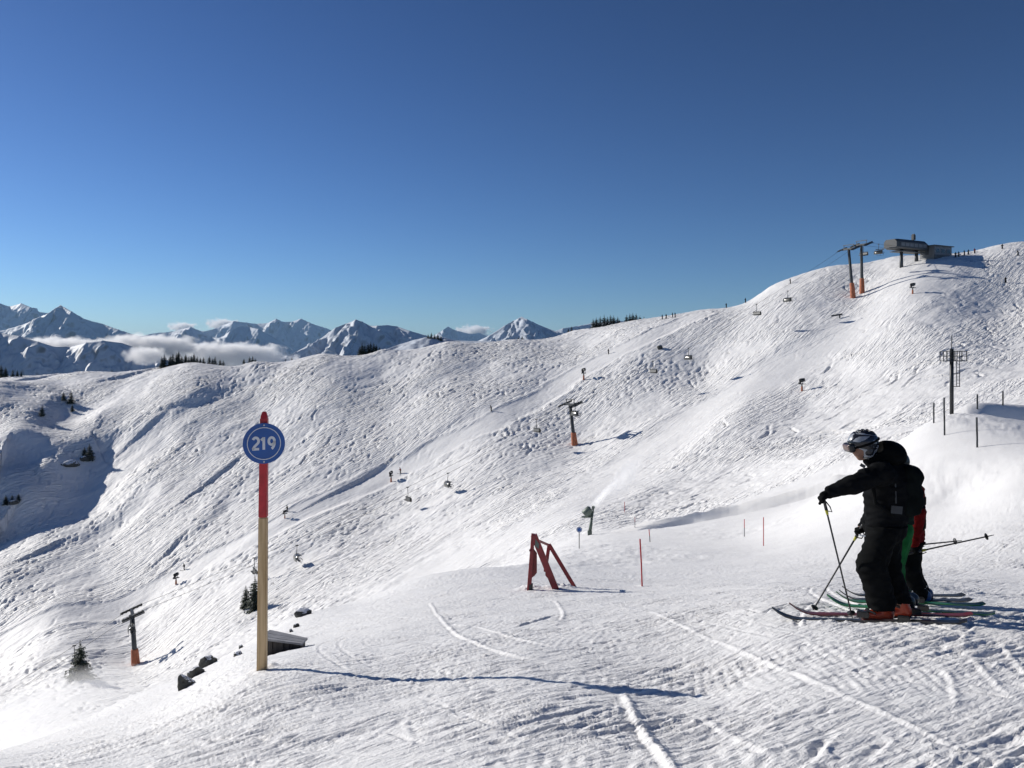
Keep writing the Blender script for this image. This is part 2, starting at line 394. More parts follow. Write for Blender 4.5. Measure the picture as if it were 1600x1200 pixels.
# --- the trodden piste around the viewer
NX0, NY0, NC = -24.0, 1.0, 0.02
def near_detail():
    nx_, ny_ = int(48 / NC), int(36 / NC)
    img = np.zeros((nx_, ny_), np.float32)
    def curve(pts, wid, amp, prof, n=None):
        p = np.array(pts, float); t = np.linspace(0, len(p) - 1, 40)
        def cr(c):
            q = np.concatenate([[2 * c[0] - c[1]], c, [2 * c[-1] - c[-2]]]); i = np.minimum(t.astype(int), len(c) - 2); f = t - i
            a, b, cc, d = q[i], q[i + 1], q[i + 2], q[i + 3]
            return 0.5 * (2 * b + (cc - a) * f + (2 * a - 5 * b + 4 * cc - d) * f * f + (3 * b - a - 3 * cc + d) * f ** 3)
        x, y = cr(p[:, 0]), cr(p[:, 1]); L = np.concatenate([[0], np.cumsum(np.hypot(np.diff(x), np.diff(y)))])
        s = np.arange(0, L[-1], 0.012); x, y = np.interp(s, L, x), np.interp(s, L, y)
        if len(s) < 4: return
        tx, ty = np.gradient(x), np.gradient(y); l = np.hypot(tx, ty) + 1e-9
        fade = np.clip(np.minimum(s, L[-1] - s) / 0.35, 0, 1)
        rough = 0.85 + 0.4 * noise2(s * 2.5, s * 0 + rng.random() * 99, 5) + 0.15 * noise2(s * 20, s * 0 + rng.random() * 99, 6)
        rawtracks(img, NX0, NY0, NC, x[None], y[None], (-ty / l)[None], (tx / l)[None], prof, wid, (amp * fade * rough)[None])
    st = np.arange(-2.0, 2.01, 0.08)
    groove = [(o, -math.exp(-(o / 0.55) ** 2) + 0.75 * math.exp(-((o - 1.1) / 0.4) ** 2)) for o in st]
    ridge = [(o, math.exp(-(o / 0.5) ** 2) - 0.5 * math.exp(-((o + 1.0) / 0.45) ** 2)) for o in st]
    carve = [(o, -0.8 * math.exp(-((o - .2) / 0.7) ** 2) + 1.0 * math.exp(-((o - 1.35) / 0.3) ** 2)) for o in st]
    G = lambda L_: [on_fit(a, b, 2.2, 34) for a, b in L_]
    # many faint traverses: running down to the left, as the skiers do
    for k in range(1700):
        y = 2.0 + 30 * rng.random() ** 1.3; x = (rng.random() * 1.6 - 0.8) * y
        a = rng.normal(math.radians(218), 0.2) if rng.random() < 0.75 else rng.normal(math.radians(118), 0.3)
        L = 0.8 + 3.6 * rng.random() * (0.5 + y / 14); bend = rng.normal(0, 0.10); pts = []
        for q in range(5): pts.append((x, y)); x += math.cos(a) * L / 4; y += math.sin(a) * L / 4; a += bend
        curve(pts, 0.012 + 0.02 * rng.random() ** 2, 0.009 + 0.026 * rng.random() ** 2, groove if rng.random() < 0.7 else carve)
    # pairs of ski tracks running through
    for k in range(70):
        y = 2.5 + 24 * rng.random() ** 1.2; x = (rng.random() * 1.7 - 0.6) * y + 1.0
        a = rng.normal(math.radians(212), 0.22) if rng.random() < 0.6 else rng.normal(math.radians(122), 0.3)
        L = 3 + 7 * rng.random(); bend = rng.normal(0, 0.13); pa, pb = [], []; gap = 0.10 + 0.08 * rng.random()
        for q in range(6):
            nx1, ny1 = -math.sin(a) * gap, math.cos(a) * gap; pa.append((x + nx1, y + ny1)); pb.append((x - nx1, y - ny1)); x += math.cos(a) * L / 5; y += math.sin(a) * L / 5; a += bend
        am = 0.010 + 0.014 * rng.random(); wd = 0.014 + 0.012 * rng.random()
        curve(pa, wd, am, groove); curve(pb, wd, am * 0.9, groove)
    # lines one can pick out
    for pts, wd, am, pr in [
        ([(975,1082),(990,1115),(1015,1155),(1050,1200),(1075,1235)], 0.075, 0.055, ridge),
        ([(1015,955),(1080,985),(1150,1012),(1235,1050),(1330,1090),(1430,1135),(1540,1195)], 0.05, 0.034, ridge),
        ([(672,942),(690,968),(715,992),(750,1010),(800,1024),(860,1032)], 0.06, 0.05, ridge),
        ([(745,978),(800,998),(850,1010),(900,1013)], 0.05, 0.04, ridge),
        ([(866,938),(878,952),(880,966),(868,974)], 0.06, 0.05, ridge),
        ([(800,982),(835,972),(870,962)], 0.09, 0.06, groove),
        ([(590,1007),(640,1000),(700,990)], 0.07, 0.05, groove),
        ([(480,1180),(560,1160),(620,1125),(700,1085)], 0.04, 0.03, groove),
        ([(490,1098),(600,1098),(720,1090),(860,1076),(925,1062)], 0.04, 0.032, groove),
        ([(180,1200),(300,1180),(420,1143),(520,1118)], 0.05, 0.035, groove),
        ([(560,1040),(650,1016),(720,1002)], 0.04, 0.03, groove),
        ([(1300,985),(1420,1008),(1500,1010),(1580,1005)], 0.04, 0.028, groove),
        ([(1250,1022),(1290,1010),(1400,1009),(1520,1009)], 0.035, 0.03, groove),
        ([(1330,1060),(1345,1072),(1352,1086)], 0.06, 0.035, ridge),
        ([(1470,1040),(1490,1068),(1498,1110)], 0.05, 0.034, ridge),
        ([(1520,1032),(1560,1072),(1600,1100)], 0.05, 0.034, ridge),
        ([(1560,1000),(1590,1040),(1640,1085)], 0.05, 0.03, ridge),
        ([(1090,1010),(1120,995),(1180,975),(1260,960)], 0.03, 0.022, groove),
        ([(1080,1110),(1130,1140),(1180,1168),(1240,1200)], 0.04, 0.03, ridge),
        ([(960,1120),(880,1150),(820,1170),(720,1205)], 0.04, 0.03, groove),
        ([(1060,925),(1130,921),(1200,919),(1290,918)], 0.07, 0.03, groove)]:
        curve(G(pts), wd * 0.5, am * 0.5, pr)
    return blur(img, 1)
NEAR = near_detail()

# snow trodden up round the feet of things
HEAPS = [(on_fit(409, 1047, 6, 11), 0.05, 0.2), (on_fit(828, 922, 12, 28), 0.10, 0.3), (on_fit(873, 921, 12, 28), 0.10, 0.35), (on_fit(1004, 916, 15, 30), 0.05, 0.2)]
def skied(x, y):
    da = seg_dist(x, y, RUN_A)[0] + 1.2 * noise2(x / 9, y / 9, 65); db = seg_dist(x, y, RUN_B)[0] + 2.5 * noise2(x / 9, y / 9, 66)
    return (0.28 + 0.72 * smooth(4.0, 7.0, da)) * (0.34 + 0.66 * smooth(6.0, 14.0, db)), da, db

def detail(x, y):
    d = np.zeros(np.shape(x))
    n = smooth(36, 24, y)
    if np.any(n > 0):
        t = bil(NEAR, (x - NX0) / NC - .5, (y - NY0) / NC - .5)
        # groomer corduroy left in patches, broken by skidded snow
        ca, sa = math.cos(-0.16), math.sin(-0.16)
        q = (x * ca + y * sa) / 0.085 + 0.7 * noise2(x * .8, y * .8, 3)
        patch = smooth(0.05, 0.4, noise2(x / 1.9 + 5.2, y / 1.4 - 3, 11) + 0.35 * noise2(x * 2, y * 2, 12) - 0.25 + 0.55 * np.exp(-((x - 1.5) / 1.6) ** 2 - ((y - 5.0) / 1.3) ** 2))
        cord = (np.abs((q % 1.0) * 2 - 1) - 0.5) * 0.008 * patch * (0.6 + 0.6 * noise2(x * 7, y * 7, 8))
        q2 = x * 0.79 + y * 0.61; q3 = y * 0.79 - x * 0.61
        skid = fbm(q2 * 1.5, q3 * 12.0, 4, 21, 0.66) * 0.013 * (0.75 + noise2(x / 1.5, y / 1.5, 77))
        lump = fbm(x * 3.1, y * 3.1, 5, 40, 0.55) * 0.006 + fbm(x / 2.6, y / 2.6, 3, 43) * 0.03
        crumb = np.maximum(0, noise2(x * 17, y * 17, 90) - 0.37) * 0.034 * smooth(-0.1, 0.4, noise2(x / 1.3, y / 1.3, 93)) * smooth(-0.15, 0.35, noise2(x * 0.9, y * 0.9, 91))
        heap = 0
        for (bx, by), hh, rr in HEAPS: heap = heap + hh * np.exp(-((x - bx) ** 2 + (y - by) ** 2) / rr ** 2) * (1 + 0.7 * noise2(x * 9, y * 9, 99))
        d = d + n * (t + cord + skid + lump + crumb + heap)
    m = smooth(24, 36, y) * smooth(150, 105, y)
    if np.any(m > 0):
        rough = smooth(-0.3, 0.5, noise2(x / 9, y / 9, 61))
        d = d + m * (fbm(x / 2.6, y / 2.6, 5, 62, 0.55) * 0.07 * (0.4 + rough) + fbm((x * .9 - y * .4) * 1.4, (y * .9 + x * .4) * 3.2, 3, 63, 0.6) * 0.035 * rough)
    f = smooth(100, 128, y) * smooth(470, 440, y)
    if np.any(f > 0):
        g, da, db = skied(x, y)
        t = bil(FAR, (x - FX0) / FC - .5, (y - FY0) / FC - .5)
        soft = 0.55 + 0.9 * smooth(-0.4, 0.4, noise2(x / 24, y / 24, 68))
        bank = 0.22 * np.exp(-((da - 6.6) / 1.0) ** 2) + 0.10 * np.exp(-((db - 12) / 1.6) ** 2)
        d = d + f * (g * (t * soft + fbm(x / 3.4, y / 3.4, 3, 69) * 0.13) + bank + (1 - g) * fbm(x / 6, y / 1.6, 2, 70) * 0.03)
    return d

def H(x, y):
    x = np.asarray(x, float); y = np.asarray(y, float); return Hbase(x, y) + detail(x, y)
def ground(x, y): return float(H(np.array([x]), np.array([y]))[0])
def hit(px, py, y0, y1, n=1500):
    """where the sight line through (px, py) meets the snow between two distances"""
    ys = np.exp(np.linspace(math.log(y0), math.log(y1), n)); xs = (px - CX) / F * ys
    z = Hbase(xs, ys) + detail(xs, ys); ray = -(py - HY) / F * ys
    a = z >= ray
    k = int(np.argmax(a)) if a.any() else int(np.argmin(ray - z))
    return Vector((xs[k], ys[k], z[k]))

def make_ground():
    # rows are closer together where the picture shows more, so nothing is wasted on hidden ground
    vr = np.concatenate([np.linspace(math.log(1.3), math.log(3.2), 40, endpoint=False), np.linspace(math.log(3.2), math.log(25), 500, endpoint=False),
                         np.linspace(math.log(25), math.log(110), 130, endpoint=False),
                         np.linspace(math.log(110), math.log(440), 560, endpoint=False), np.linspace(math.log(440), math.log(1650), 60)])
    ur = np.concatenate([np.linspace(-1.02, -0.66, 45, endpoint=False), np.linspace(-0.66, 0.66, 820, endpoint=False), np.linspace(0.66, 1.02, 45)])
    Y = np.exp(vr)[:, None] * np.ones_like(ur)[None]; X = ur[None] * Y
    Z = np.empty_like(X)
    for a in range(0, len(vr), 100): Z[a:a + 100] = Hbase(X[a:a + 100], Y[a:a + 100]) + detail(X[a:a + 100], Y[a:a + 100])
    cut = 40 + 500 + 130
    out = []
    for name, r0, r1, mat in (('snow_piste', 0, cut, M['snow_near']), ('snow_slope', cut, len(vr) - 1, M['snow_far'])):
        nr, nc = r1 - r0 + 1, len(ur)
        V = np.stack([X[r0:r1 + 1], Y[r0:r1 + 1], Z[r0:r1 + 1]], -1).reshape(-1, 3)
        i, j = np.meshgrid(np.arange(nr - 1), np.arange(nc - 1), indexing='ij'); a = (i * nc + j).ravel()
        o = link_mesh(name, np_mesh(name, V, np.stack([a, a + 1, a + nc + 1, a + nc], 1)), mat, None, True)
        at = o.data.attributes.new('skied', 'FLOAT', 'POINT')
        at.data.foreach_set('value', (skied(V[:, 0], V[:, 1])[0] * (1 + 0.5 * smooth(0.2, -0.15, V[:, 0] / V[:, 1]) * smooth(230, 300, V[:, 1])) * (0.25 + 1.05 * smooth(-0.45, 0.35, fbm(V[:, 0] / 30, V[:, 1] / 30, 3, 71))) if r0 else np.ones(len(V))).astype(np.float32))
        tag(o, kind='structure'); out.append(o)
    # the slope behind the viewer and to the sides, seen by nobody but lit and lighting
    xs = np.linspace(-60, 60, 60); ys = np.linspace(-60, 1.29, 40)
    Xb, Yb = np.meshgrid(xs, ys, indexing='ij')
    Zb = -1.62 - 0.12 * Yb + 0.09 * Xb - 0.35 - 0.02 * np.abs(Xb)
    nr, nc = Xb.shape; i, j = np.meshgrid(np.arange(nr - 1), np.arange(nc - 1), indexing='ij'); a = (i * nc + j).ravel()
    o = link_mesh('snow_slope_behind', np_mesh('snow_slope_behind', np.stack([Xb, Yb, Zb], -1).reshape(-1, 3), np.stack([a, a + nc, a + nc + 1, a + 1], 1)), M['snow_far'], None, True)
    tag(o, kind='structure')

M = {}
M['snow_near'] = mat_snow('snow_near', [(34.0, 0.009, 6), (130.0, 0.0036, 3)], streak=[(math.radians(38), 1.6, 26.0, 0.011), (math.radians(50), 4.0, 60.0, 0.005)])
M['snow_far'] = mat_snow('snow_far', [(1.1, 0.05, 5)], streak=[(math.radians(228), 0.12, 1.0, 0.48), (math.radians(219), 0.24, 1.9, 0.36), (math.radians(236), 0.5, 3.2, 0.10)])
M['snow_mountain'] = mat_snow('snow_mountain', [(0.012, 4.0, 4)], (0.80, 0.81, 0.83))
make_ground()

# ------------------------------------------------------------------ distant mountains
def mat_mountain():
    """snow, with rock showing where it is too steep for snow to lie"""
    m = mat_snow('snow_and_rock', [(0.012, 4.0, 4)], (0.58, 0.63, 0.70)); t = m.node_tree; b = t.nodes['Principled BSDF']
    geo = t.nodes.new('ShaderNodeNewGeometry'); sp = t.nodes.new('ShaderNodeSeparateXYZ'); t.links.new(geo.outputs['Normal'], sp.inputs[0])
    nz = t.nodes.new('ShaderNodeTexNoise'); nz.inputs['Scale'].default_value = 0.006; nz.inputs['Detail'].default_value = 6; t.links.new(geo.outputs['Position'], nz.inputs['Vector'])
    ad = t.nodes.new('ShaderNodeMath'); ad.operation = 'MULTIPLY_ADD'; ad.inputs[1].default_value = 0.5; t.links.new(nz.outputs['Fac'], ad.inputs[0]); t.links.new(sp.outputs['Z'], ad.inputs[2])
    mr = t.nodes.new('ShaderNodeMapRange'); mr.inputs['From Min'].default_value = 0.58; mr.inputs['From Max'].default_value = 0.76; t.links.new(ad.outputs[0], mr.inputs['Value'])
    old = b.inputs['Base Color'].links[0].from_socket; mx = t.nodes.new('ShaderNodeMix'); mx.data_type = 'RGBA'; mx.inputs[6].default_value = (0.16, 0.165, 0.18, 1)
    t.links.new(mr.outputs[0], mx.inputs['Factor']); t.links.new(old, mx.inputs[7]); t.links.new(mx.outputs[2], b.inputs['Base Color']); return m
M['snow_mountain'] = mat_mountain()
def mountain(name, skyline, Y0, drop, side=1.12, seed=0, spurs=None, res=(1.6, 110), noise=1.0, wob=0.05):
    r = np.random.default_rng(seed + 900)
    ridges = []; main = []
    for k, (px, py) in enumerate(skyline):
        y = Y0 * (1 + wob * 0.25 * math.sin(k * 1.7 + seed)); main.append(np.array(P(px, py, y)))
    ridges.append(main)
    L = drop / 0.8
    if spurs is None:
        spurs = []
        for k in range(1, len(main) - 1):
            n = 2 if r.random() < 0.5 else 1
            for _ in range(n):
                t = r.random(); a = main[k] * (1 - t) + main[k + 1] * t
                spurs.append((a, r.normal(-0.25, 0.4), 0.5 + 0.25 * r.random()))
    for a, lat, gr in spurs:
        a = np.array(a, float); pts = [a - np.array([0, 0, 0.01 * drop])]; d = np.array([lat, -1.0]); d /= np.hypot(*d)
        for q in range(5):
            st = L / 5; d = d + r.normal(0, 0.18, 2); d /= np.hypot(*d); b = pts[-1].copy(); b[:2] += d * st; b[2] -= gr * st * (1.3 - 0.12 * q); pts.append(b)
        ridges.append(pts)
    xs = [p[0] for p in main]; nx = int((max(xs) - min(xs)) / Y0 * F / res[0]) + 8; ny = res[1]
    X = np.linspace(min(xs), max(xs), nx)[:, None] * np.ones(ny)[None]
    yb = np.interp(X[:, 0], xs, [p[1] for p in main])[:, None]
    tt = np.concatenate([np.linspace(-1, 0, int(ny * .8), endpoint=False), np.linspace(0, 0.5, ny - int(ny * .8))])[None]
    Y = yb + tt * L
    lam = L / 7
    wx = fbm(X / lam, Y / lam, 3, seed + 3) * lam * 0.35; wy = fbm(X / lam + 40, Y / lam, 3, seed + 5) * lam * 0.35
    Z = np.full(X.shape, -1e9); kk = drop * 0.012
    for ri, poly in enumerate(ridges):
        for a, b in zip(poly[:-1], poly[1:]):
            dx, dy = b[0] - a[0], b[1] - a[1]; fx = (1.0 if ri else smooth(0.0, 0.12, -tt) )
            xx, yy = X + wx * fx, Y + wy * fx
            t = np.clip(((xx - a[0]) * dx + (yy - a[1]) * dy) / (dx * dx + dy * dy), 0, 1)
            d = np.hypot(xx - a[0] - t * dx, yy - a[1] - t * dy); z = a[2] + t * (b[2] - a[2]) - side * d
            m = np.maximum(Z, z); Z = m + kk * np.log1p(np.exp(-np.abs(Z - z) / kk)) * 0.6 * (Z > -1e8)
    away = smooth(0, 0.15, np.abs(tt))
    rid = 1 - np.abs(fbm(X / (lam * .8), Y / (lam * 1.3), 5, seed + 11, 0.55)) * 1.6
    Z = Z + noise * drop * (0.03 * (rid - 0.55) * away + 0.004 * fbm(X / (lam * .25), Y / (lam * .25), 3, seed + 13))
    V = np.stack([X, Y, Z], -1).reshape(-1, 3)
    i, j = np.meshgrid(np.arange(nx - 1), np.arange(ny - 1), indexing='ij'); a = (i * ny + j).ravel()
    o = link_mesh(name, np_mesh(name, V, np.stack([a, a + ny, a + ny + 1, a + 1], 1)), M['snow_mountain'], None, True)
    return tag(o, kind='structure')

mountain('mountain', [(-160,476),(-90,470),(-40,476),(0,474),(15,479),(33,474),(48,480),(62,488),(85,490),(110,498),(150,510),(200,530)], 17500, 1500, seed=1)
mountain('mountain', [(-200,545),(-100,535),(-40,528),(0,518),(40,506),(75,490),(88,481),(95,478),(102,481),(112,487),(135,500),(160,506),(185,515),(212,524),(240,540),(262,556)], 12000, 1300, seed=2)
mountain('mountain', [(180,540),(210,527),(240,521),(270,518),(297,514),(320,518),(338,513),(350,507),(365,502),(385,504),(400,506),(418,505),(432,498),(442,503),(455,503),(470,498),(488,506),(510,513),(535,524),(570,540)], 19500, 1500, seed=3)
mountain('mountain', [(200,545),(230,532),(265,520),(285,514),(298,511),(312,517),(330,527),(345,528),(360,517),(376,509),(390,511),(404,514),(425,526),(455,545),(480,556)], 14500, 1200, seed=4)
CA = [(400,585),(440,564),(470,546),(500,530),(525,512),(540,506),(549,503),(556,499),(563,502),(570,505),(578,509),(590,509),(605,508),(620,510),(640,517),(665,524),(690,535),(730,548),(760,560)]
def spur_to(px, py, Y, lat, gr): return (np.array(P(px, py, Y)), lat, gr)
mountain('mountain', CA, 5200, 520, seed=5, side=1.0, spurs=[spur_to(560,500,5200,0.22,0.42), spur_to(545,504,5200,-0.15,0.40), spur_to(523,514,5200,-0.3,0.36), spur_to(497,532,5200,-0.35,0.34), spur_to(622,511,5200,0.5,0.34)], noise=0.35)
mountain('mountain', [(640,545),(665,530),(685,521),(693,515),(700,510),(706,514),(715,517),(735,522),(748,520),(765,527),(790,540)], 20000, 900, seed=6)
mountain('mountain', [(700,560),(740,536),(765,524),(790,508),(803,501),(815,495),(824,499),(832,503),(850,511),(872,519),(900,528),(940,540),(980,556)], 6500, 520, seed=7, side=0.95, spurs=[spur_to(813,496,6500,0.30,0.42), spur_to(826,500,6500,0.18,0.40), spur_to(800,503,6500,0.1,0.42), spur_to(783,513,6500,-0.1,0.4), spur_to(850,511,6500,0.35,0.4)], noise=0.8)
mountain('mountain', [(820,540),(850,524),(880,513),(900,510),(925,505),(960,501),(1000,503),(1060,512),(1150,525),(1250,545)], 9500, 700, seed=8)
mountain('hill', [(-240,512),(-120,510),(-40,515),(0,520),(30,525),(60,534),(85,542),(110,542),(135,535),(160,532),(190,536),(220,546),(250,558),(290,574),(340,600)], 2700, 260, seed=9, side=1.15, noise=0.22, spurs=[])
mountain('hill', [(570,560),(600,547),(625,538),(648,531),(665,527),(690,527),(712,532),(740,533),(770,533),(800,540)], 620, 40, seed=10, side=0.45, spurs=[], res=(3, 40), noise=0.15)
# ground of the valleys, out to the horizon
def valley():
    xs = np.linspace(-90000, 90000, 60); ys = np.concatenate([np.linspace(-60000, -70, 20), np.linspace(0, 90000, 50)])
    X, Y = np.meshgrid(xs, ys, indexing='ij'); Z = -900 + 60 * fbm(X / 9000, Y / 9000, 3, 5)
    nr, nc = X.shape; i, j = np.meshgrid(np.arange(nr - 1), np.arange(nc - 1), indexing='ij'); a = (i * nc + j).ravel()
    tag(link_mesh('valley_floor', np_mesh('valley_floor', np.stack([X, Y, Z], -1).reshape(-1, 3), np.stack([a, a + nc, a + nc + 1, a + 1], 1)), M['forest_floor'], None, True), kind='structure')
M['forest_floor'] = mat_plain('valley_forest', (0.05, 0.06, 0.055), 0.9, 0, 0.5, 0.0006)
valley()

# ------------------------------------------------------------------ cloud and drifting snow: real volumes
def mat_cloud(name, dens, nscale, thr, soft, aniso=0.3, power=1.0, stretch=(1, 1, 1)):
    m = bpy.data.materials.new(name); m.use_nodes = True; t = m.node_tree; t.nodes.clear()
    out = t.nodes.new('ShaderNodeOutputMaterial'); pv = t.nodes.new('ShaderNodeVolumePrincipled')
    tc = t.nodes.new('ShaderNodeTexCoord'); ln = t.nodes.new('ShaderNodeVectorMath'); ln.operation = 'LENGTH'
    t.links.new(tc.outputs['Object'], ln.inputs[0])
    mp = t.nodes.new('ShaderNodeMapping'); mp.inputs['Scale'].default_value = stretch; t.links.new(tc.outputs['Object'], mp.inputs['Vector'])
    nz = t.nodes.new('ShaderNodeTexNoise'); nz.inputs['Scale'].default_value = nscale; nz.inputs['Detail'].default_value = 5; nz.inputs['Roughness'].default_value = 0.6
    t.links.new(mp.outputs[0], nz.inputs['Vector'])
    # noise - radius*k -> density
    a = t.nodes.new('ShaderNodeMath'); a.operation = 'MULTIPLY_ADD'; a.inputs[1].default_value = -soft; a.inputs[2].default_value = soft - thr
    t.links.new(ln.outputs['Value'], a.inputs[0])
    b = t.nodes.new('ShaderNodeMath'); b.operation = 'ADD'; t.links.new(a.outputs[0], b.inputs[0]); t.links.new(nz.outputs['Fac'], b.inputs[1])
    c = t.nodes.new('ShaderNodeMath'); c.operation = 'MAXIMUM'; c.inputs[1].default_value = 0; t.links.new(b.outputs[0], c.inputs[0])
    p_ = t.nodes.new('ShaderNodeMath'); p_.operation = 'POWER'; p_.inputs[1].default_value = power; t.links.new(c.outputs[0], p_.inputs[0])
    d = t.nodes.new('ShaderNodeMath'); d.operation = 'MULTIPLY'; d.inputs[1].default_value = dens; t.links.new(p_.outputs[0], d.inputs[0])
    t.links.new(d.outputs[0], pv.inputs['Density']); pv.inputs['Color'].default_value = (1.0, 1.0, 1.0, 1); pv.inputs['Anisotropy'].default_value = aniso
    t.links.new(pv.outputs[0], out.inputs['Volume'])
    return m

def blob(name, loc, rad, mat, rot=(0, 0, 0), **kw):
    bm = bmesh.new(); bmesh.ops.create_icosphere(bm, subdivisions=3, radius=1.0); me = bpy.data.meshes.new(name); bm.to_mesh(me); bm.free()
    o = link_mesh(name, me, mat); o.location = loc; o.scale = rad; o.rotation_euler = rot
    return tag(o, **kw)

MC1 = mat_cloud('cloud_bank', 0.16, 2.6, 0.56, 0.5, stretch=(2.2, 1, 0.7))
MC2 = mat_cloud('cloud_wisp', 0.06, 2.2, 0.66, 0.5, stretch=(1.6, 1, 0.7))
SC.cycles.volume_step_rate = 0.3; SC.cycles.volume_max_steps = 512
def cloud(px0, px1, py0, py1, Y, depth, mat, label):
    c = P((px0 + px1) / 2, (py0 + py1) / 2, Y)
    return blob('cloud', c, ((px1 - px0) / 2 / F * Y, depth, (py1 - py0) / 2 / F * Y), mat, label=label, cat='cloud', group='low clouds among the mountains')
cloud(10, 190, 522, 570, 3600, 150, MC1, 'bright white cloud bank spilling over the shaded hill at far left')
cloud(130, 330, 518, 566, 4100, 150, MC1, 'white cloud bank between the hill and the blue mountains')
cloud(240, 470, 530, 582, 4600, 150, MC1, 'white cloud bank behind the row of dark spruces on the ridge')
cloud(195, 262, 538, 572, 2300, 90, MC1, 'small puff of cloud in front of the shaded hill')
cloud(258, 312, 500, 524, 21500, 700, MC2, 'small white cloud behind the pointed left summit')
cloud(318, 378, 494, 522, 22500, 900, MC2, 'white cloud peeping over the middle far peak')
cloud(705, 775, 504, 532, 23000, 900, MC2, 'white cloud beside the tiny pointed far peak')

# ------------------------------------------------------------------ thin blue air between here and the far ranges
def haze():
    mb = MB().box((0, 9000, 90), (70000, 70000, 2400)); m = bpy.data.materials.new('haze'); m.use_nodes = True; t = m.node_tree; t.nodes.clear()
    out = t.nodes.new('ShaderNodeOutputMaterial'); pv = t.nodes.new('ShaderNodeVolumePrincipled'); pv.inputs['Density'].default_value = 0.000017; pv.inputs['Color'].default_value = (0.46, 0.73, 1.0, 1)
    t.links.new(pv.outputs[0], out.inputs['Volume']); tag(mb.build('haze', m), kind='stuff')
haze()

# ------------------------------------------------------------------ materials of things
M['steel'] = mat_plain('dark_steel', (0.05, 0.055, 0.06), 0.5, 0.4, 0.25, 1.5)
M['black'] = mat_plain('black_paint', (0.018, 0.02, 0.022), 0.45, 0.0, 0.3, 4)
M['pad'] = mat_plain('orange_pad', (0.40, 0.13, 0.06), 0.75, 0, 0.25, 1.2)
M['red'] = mat_plain('red_paint', (0.22, 0.018, 0.022), 0.45, 0, 0.25, 6, 0.002)
M['redpole'] = mat_plain('red_pole_paint', (0.45, 0.022, 0.028), 0.5, 0, 0.2, 9, 0.001)
def chip(m, under, scale, thr):
    """paint rubbed through to what lies under it, in small ragged spots"""
    t = m.node_tree; bs = t.nodes['Principled BSDF']; old = bs.inputs['Base Color'].links[0].from_socket
    tc = t.nodes.new('ShaderNodeTexCoord'); nz = t.nodes.new('ShaderNodeTexNoise'); nz.inputs['Scale'].default_value = scale; nz.inputs['Detail'].default_value = 8; nz.inputs['Roughness'].default_value = 0.7
    t.links.new(tc.outputs['Object'], nz.inputs['Vector']); mr = t.nodes.new('ShaderNodeMapRange'); mr.inputs['From Min'].default_value = thr; mr.inputs['From Max'].default_value = thr + 0.03
    t.links.new(nz.outputs['Fac'], mr.inputs['Value']); mx = t.nodes.new('ShaderNodeMix'); mx.data_type = 'RGBA'; mx.inputs[7].default_value = (*under, 1)
    t.links.new(mr.outputs[0], mx.inputs['Factor']); t.links.new(old, mx.inputs[6]); t.links.new(mx.outputs[2], bs.inputs['Base Color'])
chip(M['redpole'], (0.30, 0.16, 0.10), 14, 0.64); chip(M['red'], (0.06, 0.04, 0.035), 9, 0.62)
M['bark'] = mat_plain('bark', (0.06, 0.045, 0.035), 0.9, 0, 0.4, 12, 0.02)
M['needle'] = mat_plain('spruce_needles', (0.030, 0.045, 0.026), 0.8, 0, 0.5, 3)
M['grey'] = mat_plain('grey_cladding', (0.16, 0.165, 0.17), 0.5, 0.1, 0.15, 0.7)
M['dkgrey'] = mat_plain('dark_cladding', (0.05, 0.055, 0.06), 0.5, 0.1, 0.2, 0.7)
M['concrete'] = mat_plain('concrete', (0.30, 0.30, 0.29), 0.85, 0, 0.15, 1.5, 0.01)
M['glass'] = mat_plain('dark_glass', (0.02, 0.025, 0.03), 0.1, 0, 0.1, 1)
M['bubble'] = mat_plain('smoked_bubble', (0.10, 0.10, 0.09), 0.18, 0, 0.1, 1)
M['silver'] = mat_plain('silver_metal', (0.45, 0.46, 0.47), 0.35, 0.8, 0.1, 3)
M['gungreen'] = mat_plain('green_grey_paint', (0.10, 0.13, 0.11), 0.5, 0.1, 0.2, 2)
M['bluesign'] = mat_plain('blue_sign', (0.004, 0.075, 0.30), 0.4, 0, 0.12, 5)
chip(M['bluesign'], (0.05, 0.12, 0.26), 16, 0.66)
M['white'] = mat_plain('white_print', (0.62, 0.64, 0.66), 0.5, 0, 0.05, 5)
M['rope'] = mat_plain('steel_rope', (0.04, 0.04, 0.045), 0.6, 0.3, 0.2, 2)

